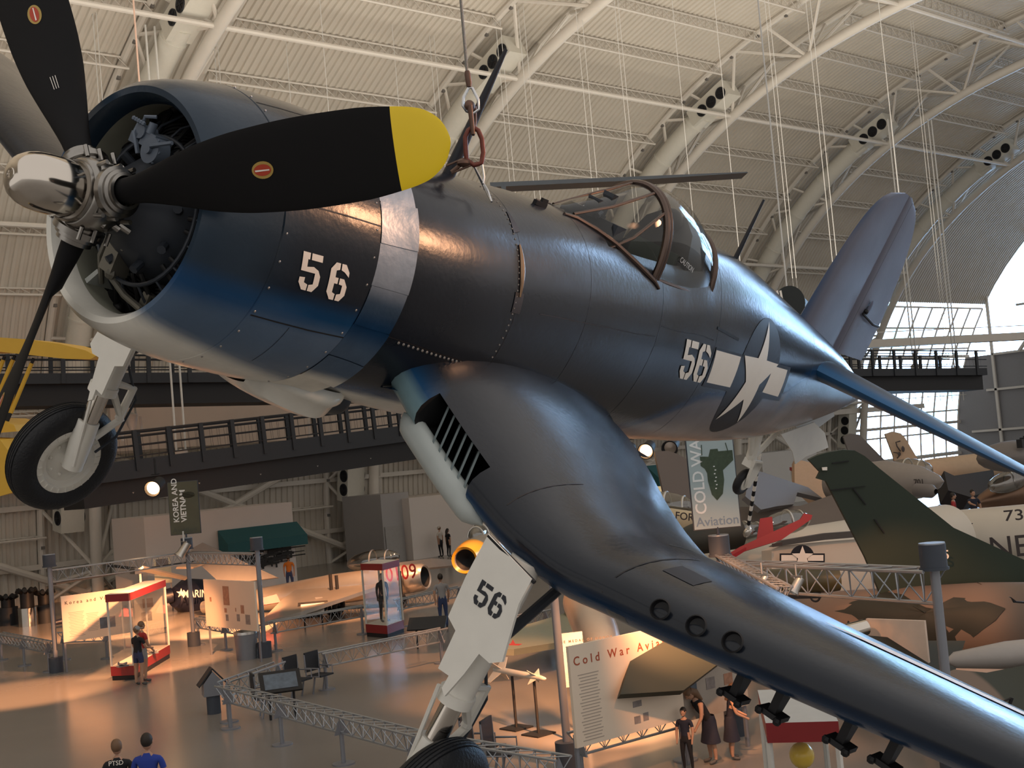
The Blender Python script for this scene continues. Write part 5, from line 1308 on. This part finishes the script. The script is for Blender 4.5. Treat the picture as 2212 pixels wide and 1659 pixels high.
# helicopter
DS = 1.09
J = thing('helicopter', 'dark navy helicopter with a white star behind the lit panels', 'helicopter', at_z(430, 1360)); M_nv = mat('navy_helicopter', (.012, .014, .03), .4)
spindle('cabin', (372, 1290, 52), (470, 1288, 54), [(0, 0), (.05, .4), (.3, .75), (.8, .7), (1, .2)], M_nv, J); spindle('tail_boom', (372, 1285, 52), (120, 1345, 50), [(0, .3), (.9, .12), (1, .1)], M_nv, J)
words(J, 'MARINES', .42, 430, 1283, 51.0, (372, 1290, 52), (470, 1288, 54), M_star); g = MB(); c0 = D((392, 1281, 51)) - J.location
g.add([c0 - FW * .05] + [c0 - FW * .05 + (RT * math.cos(PI / 2 + k * PI / 5) + UP * math.sin(PI / 2 + k * PI / 5)) * (.22 if k % 2 == 0 else .09) for k in range(10)], [(0, 1 + k, 1 + (k + 1) % 10) for k in range(10)]); g.build('white_star', M_star, J, None)
g = MB(); p = D((302, 1232, 52)) - J.location; g.cyl(p + V((0, 0, -1.5)), p + V((0, 0, .1)), .12, 8); g.box(p, (.7, .5, .25)); g.build('rotor_mast', M_alu, J)
for (a, b) in (((302, 1230, 52), (115, 1262, 48)), ((302, 1230, 52), (408, 1248, 54)), ((302, 1230, 52), (240, 1222, 56)), ((302, 1230, 52), (470, 1205, 54))):
    g = MB(); g.beam(D(a) - J.location, D(b) - J.location, .35, .05); g.build('rotor_blade', M_dkst, J, None)
DS = 1.0
# instruments at the left edge
for i, (px, py, h_) in enumerate(((20, 1350, 1.6), (62, 1352, 1.9), (100, 1345, 1.7))):
    a = at_z(px, py); t = thing('engine_on_stand', ('round dark engine on a stand at the left edge', 'second round dark engine on a bright drum stand', 'third dark engine nearest the left grey pole')[i], 'engine', a, group=None); g = MB(); g.cyl((0, 0, 0), (0, 0, .8), .42, 20); g.build('drum_stand', M_chrome if i == 1 else M_dkst, t)
    g = MB(); g.cyl((0, 0, .8), (0, 0, h_ - .4), .3, 14)
    for k in range(9): g.cyl((0, 0, h_ - .5), (.45 * math.cos(k * .7), .45 * math.sin(k * .7), h_ - .3), .10, 8)
    g.build('engine_block', M_engblk, t)
# camouflaged jet
J = jet('large camouflaged jet with a dark green tail fin behind the outer wing', at_z(1950, 1640), name='camouflaged_jet')
plate('tail_fin', [(1747, 993, 27), (1765, 984, 27), (1790, 977, 27), (1820, 972, 27), (1846, 973, 27), (1868, 985, 27), (1900, 1012, 27), (1960, 1060, 27), (2060, 1140, 27), (2115, 1165, 27), (2180, 1195, 27), (2260, 1230, 27), (2260, 1330, 27), (1920, 1330, 27), (1905, 1290, 27), (1870, 1205, 27), (1785, 1040, 27), (1765, 1034, 27), (1772, 1020, 27)], .16, M_grn, J)
plate('fin_tip_light', [(1776, 1010, 26.9), (1787, 1009, 26.9), (1787, 1016, 26.9), (1777, 1016, 26.9)], .05, M_star, J)
for a in ([(1798, 1000, 26.95), (1834, 995, 26.95), (1834, 997, 26.95), (1798, 1002, 26.95)], [(1842, 1056, 26.95), (1846, 1056, 26.95), (1872, 1090, 26.95), (1870, 1091, 26.95)], [(1888, 1122, 26.95), (1892, 1122, 26.95), (1912, 1152, 26.95), (1909, 1152, 26.95)], [(1795, 1058, 26.95), (1870, 1050, 26.95), (1870, 1051, 26.95), (1795, 1060, 26.95)]): plate('fin_panel_line', a, .03, M_line, J)
A, B = (1540, 1345, 29.5), (2600, 1372, 24); M_tan = mat('camo_tan', (.165, .115, .088), .6, 0, .12, .8)
spindle('fuselage', A, B, [(0, .42), (.1, .55), (.3, .75), (.6, .95), (1, 1.0)], M_tan, J, 40)
words(J, '5', .26, 2044, 1199, 26.6, A, B, M_star)
words(J, '0', .26, 2020, 1199, 26.6, A, B, M_star)
# dark camouflage patches laid on the tan body
def onbody(pxs, off=.012):
    """drop pixels on to the body's side"""
    a = D(A); ax = (D(B) - a); L = ax.length; ax.normalize(); out = []
    for px, py in pxs:
        d = ray(px, py); lo_, hi = 15, 40; best = None
        t = 14.0
        while t < 34:
            p = CAM + d * t; s_ = (p - a).dot(ax); r = ip([(0, .42), (.1, .55), (.3, .75), (.6, .95), (1, 1.0)], s_ / L)[0]; q = (p - a - ax * s_).length
            if q < r + off: break
            t += .05
        out.append(CAM + d * (t - .02))
    return out
def dpatch(poly, m, nm):
    n = len(poly); cx = sum(p[0] for p in poly) / n; cy = sum(p[1] for p in poly) / n
    rings = [[(cx + (x - cx) * f, cy + (y - cy) * f) for x, y in poly] for f in (.02, .35, .7, 1)]
    g = MB(); rows = [[p - J.location for p in onbody(r)] for r in rings]; g.grid(rows, cv=True); g.build(nm, m, J)
dpatch([(1840, 1300), (1880, 1288), (1915, 1278), (1950, 1284), (1975, 1300), (2000, 1312), (2025, 1316), (2040, 1300), (2060, 1290), (2090, 1292), (2140, 1302), (2172, 1314), (2150, 1340), (2110, 1370), (2080, 1400), (2000, 1400), (1900, 1392), (1830, 1350), (1800, 1320)], M_blackgr, 'camouflage_patch')
dpatch([(1905, 1268), (1960, 1262), (2000, 1242), (2080, 1250), (2120, 1262), (2215, 1254), (2290, 1250), (2280, 1238), (2100, 1232), (1950, 1234)], M_olv, 'camouflage_patch')
plate('tailplane', [(1338, 1503, 21), (1375, 1384, 21.8), (1600, 1330, 23), (1610, 1390, 22.6), (1479, 1488, 21.4)], .14, M_olv, J); plate('tailplane', [(1830, 1345, 24.4), (1870, 1375, 24), (2000, 1380, 24.2), (2085, 1385, 24.5), (2045, 1505, 22.5), (1990, 1505, 22.3)], .14, M_blackgr, J)
spindle('exhaust_nozzle', (1812, 1372, 23.5), (1868, 1355, 23.8), [(0, .0), (0, .17), (1, .15), (1, .0)], M_chrome, J)
spindle('belly_tank', (2040, 1428, 22.5), (2500, 1385, 22), [(0, .0), (.05, .14), (.3, .24), (1, .26)], mat('pale_grey_underside', (.36, .33, .31), .4), J)
plate('air_scoop', [(2180, 1290, 24), (2184, 1290, 24), (2190, 1302, 24), (2240, 1306, 24), (2240, 1302, 24), (2196, 1299, 24)], .04, M_line, J)
J2 = jet('green and tan camouflaged wing section at the right edge below the big jet', (2150, 1600, 20), name='aircraft_wing_section')
plate('wing', [(1985, 1468, 21), (2060, 1452, 21.5), (2130, 1458, 21.5), (2260, 1425, 22), (2330, 1420, 22), (2330, 1700, 19), (2180, 1620, 19.5)], .3, M_camo, J2)
plate('pylon', [(2155, 1522, 20.3), (2186, 1507, 20.3), (2190, 1509, 20.3), (2184, 1524, 20.3), (2180, 1523, 20.3), (2183, 1511, 20.3)], .05, M_line, J2)
a = at_d(2150, 1445, 25); g = MB(); g.box((0, 0, 0), (3.2, .06, .62), Matrix.Rotation(-.6, 3, 'Z')); o = g.build('information_board', mat('peach_lit_board', (.70, .55, .45), .6), None, None); o.location = a; tag(o, 'peach-lit panel at the right edge under the pale tank', 'display panel')  # same board tone, warm light painted in
# white jet with NES lettering
A, B = (1760, 1215, 44), (2600, 1150, 40); J = jet('white jet lettered 73 and NES behind the green tail fin', at_z(2150, 1400), name='white_jet')
M_cream = mat('cream_white_skin', (.52, .47, .40), .45, 0, .06, .5)
spindle('fuselage', A, B, [(0, .6), (.15, 1.15), (.3, 1.35), (1, 1.35)], M_cream, J, 36)
words(J, '73', .48, 2190, 1114, 40.3, A, B, M_ink, sx=1.3); words(J, 'NES', .95, 2196, 1182, 40.2, A, B, M_ink)
plate('black_arrow', [(2050, 1137, 40), (2102, 1130, 40), (2088, 1149, 40)], .05, M_ink, J)
# white and red jet with the star
DS = 1.10
J = jet('white jet with red canopy rails and a star behind the Cold War banner', at_z(1720, 1420), name='red_trimmed_jet'); A, B = (1420, 1275, 32), (2050, 1165, 37)
spindle('fuselage', A, B, [(0, .5), (.2, .82), (.45, 1.0), (1, 1.0)], M_cream, J, 36)
plate('intake_side', [(1665, 1188, 30.2), (1690, 1178, 30.2), (1780, 1170, 30.6), (1885, 1162, 31), (1990, 1320, 31), (1700, 1330, 30), (1668, 1260, 30)], .5, M_cream, J)
plate('grey_leading_edge', [(1666, 1182, 30.0), (1690, 1168, 30.1), (1780, 1152, 30.5), (1880, 1145, 30.8), (1884, 1158, 30.8), (1780, 1166, 30.5), (1695, 1178, 30.1)], .12, mat('slate_edge', (.05, .05, .05), .5), J)
plate('black_tab', [(1668, 1172 + 3, 29.9), (1690, 1171, 29.9), (1690, 1179, 29.9), (1669, 1182, 29.9)], .05, M_ink, J)
g = MB(); c0 = D((1733, 1203, 30)) - J.location
ring = [c0 + (RT * math.cos(2 * PI * k / 24) + UP * math.sin(2 * PI * k / 24)) * .31 for k in range(24)]; g.add([c0] + ring, [(0, 1 + k, 1 + (k + 1) % 24) for k in range(24)], 0)
for sx in (-1, 1):
    q0 = c0 + RT * sx * .34 - UP * .02; g.add([q0 + RT * a + UP * b + FW * .005 for a, b in ((-.24, -.12), (.24, -.12), (.24, .11), (-.24, .11))], [(0, 1, 2, 3)], 0); g.add([q0 + RT * a + UP * b - FW * .01 for a, b in ((-.20, -.08), (.20, -.08), (.20, .07), (-.20, .07))], [(0, 1, 2, 3)], 1)
c1_ = c0 - FW * .03; g.add([c1_] + [c1_ + (RT * math.cos(PI / 2 + k * PI / 5) + UP * math.sin(PI / 2 + k * PI / 5)) * (.29 if k % 2 == 0 else .12) for k in range(10)], [(0, 1 + k, 1 + (k + 1) % 10) for k in range(10)], 1)
g.build('star_insignia', [M_navy, M_star], J, None, fix=False)
plate('red_rail', [(1395 + 130, 1240, 30.8), (1600, 1193, 31), (1690, 1165, 31.2), (1752, 1122, 31.5), (1756, 1112, 31.5), (1735, 1110, 31.6), (1728, 1122, 31.5), (1600, 1180, 31), (1524, 1226, 30.8)], .1, M_dkred, J)
plate('red_post', [(1642, 1120, 31.6), (1668, 1116, 31.6), (1672, 1160, 31.4), (1634, 1168, 31.4)], .1, M_dkred, J)
glass(J, 1700, 1128, 32.2, .75, .30, A, B); glass(J, 1610, 1155, 32, .7, .32, A, B)
plate('red_stripe', [(1558, 1214, 30.6), (1612, 1183, 30.8), (1612, 1189, 30.8), (1562, 1221, 30.6)], .05, M_dkred, J)
DS = 1.0
# grey delta wings further back
M_gw = mat('mid_grey_wing', (.155, .14, .135), .6, 0, .08, .6)
plate('aircraft_wing', [(1616, 1016, 48), (1622, 1008, 48), (1640, 1005, 48), (1738, 1060, 50), (1775, 1078, 50), (1720, 1066, 49), (1716, 1088, 48), (1680, 1092, 47), (1645, 1100, 46), (1612, 1070, 46)], .2, M_gw, None, 'grey clipped delta wing right of the little tail wheel', 'aircraft wing')
plate('aircraft_wing', [(1520, 1135, 47), (1600, 1094, 48), (1730, 1090, 48), (1800, 1068, 49), (1835, 1035, 50), (1890, 1100, 48), (1900, 1135, 46), (1700, 1140, 46)], .25, mat('brown_grey_wing', (.13, .105, .095), .6, 0, .1, .6), None, 'long brownish grey aircraft flank behind the red-trimmed jet', 'aircraft wing')
plate('aircraft_wing', [(1712, 1000, 55), (1800, 1000, 55), (1830, 1060, 54), (1770, 1085, 52), (1718, 1040, 53)], .3, mat('orange_tan_flank', (.45, .30, .20), .6), None, 'small orange-tan aircraft with a red-roofed booth far back', 'aircraft')  # far flank in an orange tan tone
t = thing('booth', 'far booth with a red roof edge left of the green fin', 'booth', at_d(1750, 1040, 57)); plate('roof_edge', [(1712, 1011, 56), (1772, 1008, 56), (1772, 1014, 56), (1712, 1018, 56)], .6, M_dkred, t); plate('window_band', [(1713, 1018, 56.1), (1772, 1014, 56.1), (1775, 1035, 56.1), (1715, 1038, 56.1)], .5, M_wallw, t)
# fin left of the banner, AIR FORCE fuselage
J = jet('cream jet lettered U.S. AIR FORCE left of the Cold War banner', at_z(1450, 1260), name='air_force_jet'); A, B = (1340, 1112, 38), (1560, 1140, 36.5)
spindle('fuselage', A, B, [(0, .30), (.4, .38), (.8, .36), (1, .3)], mat('yellowed_cream', (.48, .40, .27), .5), J); words(J, 'U.S. AIR FORCE', .30, 1452, 1113, 36.6, A, B, M_ink); glass(J, 1442, 1090, 38, 1.0, .38, A, B)
spindle('lower_body', (1440, 1175, 34), (1590, 1150, 35), [(0, .2), (.4, .42), (1, .45)], M_blackgr, J)
plate('tail_fin', [(1414, 975, 46), (1445, 972, 46), (1465, 980, 46), (1506, 1008, 46), (1520, 1100, 45), (1440, 1100, 45)], .18, mat('brown_grey_wing', (.13, .105, .095), .6, 0, .1, .6), J)
# far tails at right
J = jet('far grey jet with a plain swept tail, right of the green fin tip', at_z(1900, 1180), name='grey_jet')
plate('tail_fin', [(1822, 944, 60), (1838, 937, 60), (1857, 939, 60), (1925, 1008, 60), (1925, 1030, 60), (1850, 1025, 60)], .2, M_gw, J)
spindle('fuselage', (1800, 1045, 51), (2040, 1040, 47), [(0, .7), (.5, .85), (.8, .6), (.95, .25), (1, 0)], mat('grey_beige_skin', (.25, .22, .20), .5), J); glass(J, 1962, 1016, 49, 1.1, .45, (1800, 1045, 51), (2040, 1040, 47)); words(J, '701', .3, 1985, 1042, 47.2, (1800, 1045, 51), (2040, 1040, 47), M_ink)
spindle('drop_tank', (1970, 1058, 47), (2022, 1062, 46), [(0, 0), (.2, .25), (.8, .25), (1, .1)], M_gw, J)
J = jet('far tan jet with a black emblem on its tail fin', at_z(2000, 1150), name='tan_jet')
M_tanj = mat('orange_tan_skin', (.45, .33, .23), .55)  # orange tan skin of the far jet
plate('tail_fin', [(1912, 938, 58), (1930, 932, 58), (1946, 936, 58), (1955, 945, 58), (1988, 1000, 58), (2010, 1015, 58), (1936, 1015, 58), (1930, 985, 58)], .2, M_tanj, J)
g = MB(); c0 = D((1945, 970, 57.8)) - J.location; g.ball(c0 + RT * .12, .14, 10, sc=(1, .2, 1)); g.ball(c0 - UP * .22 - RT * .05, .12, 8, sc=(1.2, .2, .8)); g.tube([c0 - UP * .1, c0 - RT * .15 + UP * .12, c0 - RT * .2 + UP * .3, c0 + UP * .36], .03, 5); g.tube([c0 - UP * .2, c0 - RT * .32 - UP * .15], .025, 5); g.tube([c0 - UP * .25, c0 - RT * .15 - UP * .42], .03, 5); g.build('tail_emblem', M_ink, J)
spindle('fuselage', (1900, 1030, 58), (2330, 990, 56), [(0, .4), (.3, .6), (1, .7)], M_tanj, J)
DS = 1.15
J = jet('dark silver jet nose with painted copper reflection and a glass canopy at the right edge', at_z(2180, 1190), name='dark_jet'); A, B = (2098, 1090, 42), (2330, 1030, 43)
spindle('fuselage', A, B, [(0, 0), (.1, .25), (.3, .55), (.6, .85), (1, 1.0)], mat('silver_copper_reflection', (.17, .10, .065), .3, .6), J); glass(J, 2180, 1040, 41.5, .8, .35, A, B)  # copper reflection put into the dark silver skin colour
DS = 1.0
t = thing('radar_dome', 'domed grey machine with dark fittings at the right edge', 'equipment', D((2190, 985, 46))); g = MB(); g.ball((0, 0, 0), 1.25, 20, sc=(1.1, 1, .45)); g.build('dome', M_gw, t); g = MB()
for k in range(9): g.box((-1 + .26 * k, -.8, .45 + .05 * (k % 3)), (.16, .2, .3))
g.build('fittings', M_blk, t, None)
plate('equipment_case', [(2042, 1012, 54), (2060, 1030, 54), (2135, 1020, 55), (2150, 1005, 55), (2150, 1060, 54), (2095, 1075, 53), (2048, 1060, 53)], .8, M_dkst, None, 'dark angular intake block under the tan jet wing', 'aircraft part')
p = at_d(1995, 1072, 47); pz = p.z - 1.6; g = MB(); g.box((0, 0, pz / 2), (6, 3, pz)); o = g.build('platform', M_wallw, None, None); o.location = (p.x + 1, p.y, 0); tag(o, 'raised white platform behind the white NES jet', 'platform')
person('small dark-clothed child on the far platform', (p.x, p.y - .6, pz), 0, 1.25, c1, c1, hair=M_hairb); p = at_d(2008, 1064, 47); person('visitor in dark red shirt on the far platform', (p.x, p.y - .9, pz), .5, 1.65, c7, c1, hair=M_hairb); p = at_d(2034, 1062, 47); person('visitor in navy shirt pointing on the far platform', (p.x, p.y - 1.2, pz), -.6, 1.72, c6, c1, hair=M_hairb, arms=((70, 10), (5, 5)))
# trolley with a green bomb under the long truss
t = thing('bomb_trolley', 'dark green bomb lying on a wheeled trolley beneath the long truss', 'trolley', at_z(1690, 1500)); spindle('bomb', (1560, 1262, 26), (1812, 1252, 26), [(0, 0), (.02, .2), (.2, .27), (.9, .25), (1, .22), (1, 0)], mat('bomb_olive', (.05, .045, .02), .4), t)
g = MB(); g.beam(D((1640, 1288, 26)) - t.location, D((1770, 1284, 26)) - t.location, .3, .12); g.build('bed', M_blk, t, None)
g = MB(); g.torus(D((1761, 1290, 25.6)) - t.location, .085, .02, FW + RT * .3, 16); g.build('wheel', M_blk, t)
# yellow biplane at the left edge
M_yb = mat('yellow_biplane_fabric', (.62, .36, .035), .5, 0, .05); J = jet('yellow biplane hanging at the left edge behind the propeller', D((0, 850, 24)), name='biplane')
plate('upper_wing', [(-260, 735, 24), (0, 729, 24), (60, 733, 24), (130, 743, 24), (185, 757, 24), (207, 769, 24), (195, 776, 24), (140, 775, 24), (0, 760, 24), (-260, 762, 24)], 1.3, M_yb, J)
plate('lower_wing', [(-260, 900, 24), (0, 908, 24), (30, 918, 24), (36, 932, 24), (0, 935, 24), (-260, 940, 24)], 1.3, M_yb, J)
plate('fuselage', [(-260, 940, 23.6), (0, 950, 23.6), (30, 990, 23.6), (52, 1040, 23.6), (52, 1056, 23.6), (0, 1072, 23.6), (-260, 1080, 23.6)], .8, M_yb, J)
for a, b in (((46, 768, 24.2), (16, 905, 24.2)), ((73, 774, 24.2), (18, 905, 24.2)), ((10, 770, 24.2), (-25, 860, 24.2)), ((32, 768, 24.2), (-15, 880, 24.2))):
    a_, b_ = D(a) - J.location, D(b) - J.location; g = MB(); g.tube([a_.lerp(b_, .08), a_.lerp(b_, .9)], .04, 8); g.tube([a_.lerp(b_, .9), b_.lerp(a_, -.08)], .032, 8, mi=1); g.tube([a_, a_.lerp(b_, .08)], .032, 8, mi=1); g.build('strut', [M_yb, M_blk], J)
g = MB(); g.tube([(-.4, 0, 1.2), (-.4, 0, 20)], .015, 5); g.build('suspension_wire', M_rod, J)
# black tail with a white II behind the spine
J = jet('black round tail fin marked with white bars behind the fighter spine', D((1703, 655, 19)), name='black_tailed_aircraft'); n_ = 26
pts = [(1706 + 33 * math.cos(2 * PI * k / n_) * 1.02, 655 - 38 * math.sin(2 * PI * k / n_), 19) for k in range(n_)]
plate('tail_fin', pts, .08, mat('hanging_fin_black', (.010, .014, .014), .5), J)
for a in (1677, 1684): plate('white_bar', [(a, 628, 18.93), (a + 4, 627, 18.93), (a + 8, 648, 18.93), (a + 3, 648, 18.93)], .02, M_star, J)
plate('tailboom', [(1700, 670, 19), (1738, 670, 19), (1800, 730, 20), (1780, 740, 20)], .3, mat('hanging_fin_black', (.010, .014, .014), .5), J)
g = MB(); g.tube([(0, 0, .25), (0, 0, 18)], .012, 5); g.build('suspension_wire', M_rod, J)
# slender grey wing edge behind the spine
J = jet('slender grey wing seen edge on, hanging behind the canopy', D((1090, 400, 24)), name='glider_wing')
plate('wing', [(1058, 394, 24), (1330, 383, 24), (1614, 371, 24), (1616, 373, 24), (1340, 391, 24), (1060, 404, 24)], .7, mat('grey_wing_paint', (.12, .135, .15), .5), J)
plate('bracket', [(1082, 402, 23.9), (1093, 402, 23.9), (1093, 412, 23.9), (1084, 410, 23.9)], .1, mat('grey_wing_paint', (.12, .135, .15), .5), J)
# ================================================================== suspension gear of the fighter
dS = 7.32
M_wire = mat('wire_rope', (.30, .29, .27), .4, .6, .2, 60, .6, 300); M_rust = mat('brown_shackle', (.13, .075, .055), .5, .4, .2, 30); M_rredl = mat('red_oxide_link', (.17, .045, .03), .5, .2, .3, 40); M_brt = mat('bright_steel', (.62, .63, .64), .25, 1)
T = thing('lifting_cable', 'steel wire rope with shackles and a red link holding up the fighter', 'cable', at_d(1018, 300, dS)); o_ = T.location.copy()
Q = lambda px, py, d=dS: at_d(px, py, d) - o_
g = MB(); g.tube([Q(950, -700), Q(995, -4), Q(1009, 156)], .0085, 10); g.build('wire_rope', M_wire, T)
g = MB(); g.tube([Q(1009, 153), Q(1010, 160), Q(1013, 180), Q(1013, 188)], [.013, .018, .018, .014], 12); g.build('ferrule', M_rust, T)
g = MB(); g.tube([Q(1012, 190), Q(1001, 210), Q(1000, 228), Q(1008, 240), Q(1022, 245), Q(1034, 236), Q(1033, 215), Q(1020, 190)], .009, 8, closed=True); g.build('thimble', M_brt, T)
g = MB(); g.ball(Q(1015, 228), .036, 14, sc=(1, .6, .9)); g.tube([Q(1015, 228, dS - .02), Q(1019, 262, dS - .02), Q(1022, 290, dS - .02)], [.015, .014, .012], 10); g.tube([Q(1026, 230, dS + .03), Q(1027, 262, dS + .03), Q(1022, 292, dS)], .009, 8); g.build('shackle', M_rust, T)
g = MB(); P = [Q(1012, 281), Q(1005, 296), Q(1006, 322), Q(1008, 345), Q(1024, 357), Q(1040, 352), Q(1044, 330), Q(1041, 300), Q(1033, 282), Q(1022, 275)]
pts = []
for i in range(len(P)):
    pts += [P[i], (P[i] + P[(i + 1) % len(P)]) / 2]
g.tube(pts, .014, 10, closed=True); g.build('link', M_rredl, T)
g = MB(); g.tube([Q(1020, 350), Q(1000, 352), Q(975, 372)], .012, 8); g.tube([Q(1028, 352), Q(1005, 362), Q(975, 374)], .007, 6); g.tube([Q(1010, 340), Q(995, 345), Q(965, 358)], .006, 6); g.ball(Q(1003, 352), .035, 10, sc=(1.5, 1, .7)); g.build('webbing_sling', M_rust, T)
g = MB(); g.tube([Q(1022, 355), Q(1044, 398, dS + .1), Q(1052, 412, dS + .08), Q(1062, 436, dS + .02)], [.006, .010, .011, .006], 8); g.tube([Q(1042, 355), Q(1046, 382), Q(1044, 396)], .006, 6); g.build('turnbuckle', M_brt, T)
# ------------------------------------------------------------------ lamps of the hall
def lamp(kind, name, loc, col, en, aim=None, **kw):
    l = bpy.data.lights.new(name, kind); l.color = col; l.energy = en
    for k, v in kw.items(): setattr(l, k, v)
    o = bpy.data.objects.new(name, l); COL.objects.link(o); o.location = loc
    if aim is not None: o.rotation_euler = (V(aim) - V(loc)).to_track_quat('-Z', 'Y').to_euler()
    return o
lamp('AREA', 'vault_uplighter', (22, 30, 13.5), (1, .90, .765), 11500, (22, 34, 60), shape='RECTANGLE', size=90, size_y=26)
WARM = (1, .42, .17)
for (px, py, z, en, sz, dx, dy, hz) in ((250, 1372, 0, 13000, 50, -1.5, -4.5, 4.2), (330, 1440, 0, 4500, 60, -.5, -3.5, 4.5), (500, 1364, 0, 20000, 50, -1.0, -4.5, 4.3), (1330, 1600, 0, 3800, 50, -1.5, -2.2, 3.2), (1400, 1600, 0, 2600, 60, -2.5, -3.5, 5.2), (60, 1500, 0, 5000, 50, 0, -1, 7), (700, 1330, 0, 7000, 60, -2, -5, 7), (1100, 1500, 0, 1400, 60, -1, -1, 6), (880, 1300, 0, 2500, 60, -2, -4, 7), (1020, 1420, 0, 1800, 50, 0, -3, 6), (1980, 1500, 0, 400, 60, -3, -2, 4.5), (1960, 1200, 0, 500, 60, -3, -6, 7), (1700, 1380, 0, 250, 60, -2, -5, 6), (1560, 1600, 0, 900, 60, -4.5, -4, 5)):
    p = at_z(px, py, 0); lamp('SPOT', 'exhibit_spotlight', (p.x + dx, p.y + dy, hz), WARM, en, (p.x, p.y, 1.3), spot_size=rad(sz), spot_blend=.6, shadow_soft_size=.12)

_r = a2w((.707, -.41, .576)) - a2w((0, 0, 0)); _p0 = a2w((.75, -.62, .38))
lamp('SPOT', 'balcony_spotlight', _p0 + _r.normalized() * 11, (1, .50, .26), 1900, _p0, spot_size=rad(34), spot_blend=.8, shadow_soft_size=.8)
# ------------------------------------------------------------------ light
w = bpy.data.worlds.new('world'); bpy.context.scene.world = w; w.use_nodes = True
nt = w.node_tree; N = nt.nodes; L = nt.links; bg = N['Background']
tc = N.new('ShaderNodeTexCoord'); sp = N.new('ShaderNodeSeparateXYZ'); L.new(tc.outputs['Generated'], sp.inputs[0])
def ramp(sock, lo, hi):
    m = N.new('ShaderNodeMapRange'); m.inputs[1].default_value = lo; m.inputs[2].default_value = hi; L.new(sock, m.inputs[0]); return m.outputs[0]
def mul(a, b):
    m = N.new('ShaderNodeMath'); m.operation = 'MULTIPLY'; L.new(a, m.inputs[0]); L.new(b, m.inputs[1]); return m.outputs[0]
msk = mul(mul(ramp(sp.outputs['X'], .78, .80), ramp(sp.outputs['Y'], -.06, -.04)), ramp(sp.outputs['Z'], .4, .35))
nz_ = N.new('ShaderNodeTexNoise'); nz_.inputs['Scale'].default_value = 18; nz_.inputs['Detail'].default_value = 6; L.new(tc.outputs['Generated'], nz_.inputs['Vector'])
cr = N.new('ShaderNodeValToRGB'); cr.color_ramp.elements[0].position = .38; cr.color_ramp.elements[0].color = (1.0, 2.6, 2.4, 1); cr.color_ramp.elements[1].position = .52; cr.color_ramp.elements[1].color = (5.6, 8.4, 13, 1)
L.new(nz_.outputs['Fac'], cr.inputs[0])
mx = N.new('ShaderNodeMix'); mx.data_type = 'RGBA'; mx.inputs[6].default_value = (.62, .585, .55, 1)
L.new(msk, mx.inputs[0]); L.new(cr.outputs[0], mx.inputs[7]); L.new(mx.outputs[2], bg.inputs[0]); bg.inputs[1].default_value = 1.0
sc = bpy.context.scene; sc.view_settings.view_transform = 'Standard'; sc.view_settings.look = 'None'; sc.view_settings.gamma = 1; sc.view_settings.use_curve_mapping = False
sc.view_settings.exposure = 0.36
sc.cycles.use_denoising = True
sc.cycles.max_bounces = 8; sc.cycles.diffuse_bounces = 4; sc.cycles.transparent_max_bounces = 16; sc.cycles.caustics_reflective = False; sc.cycles.caustics_refractive = False
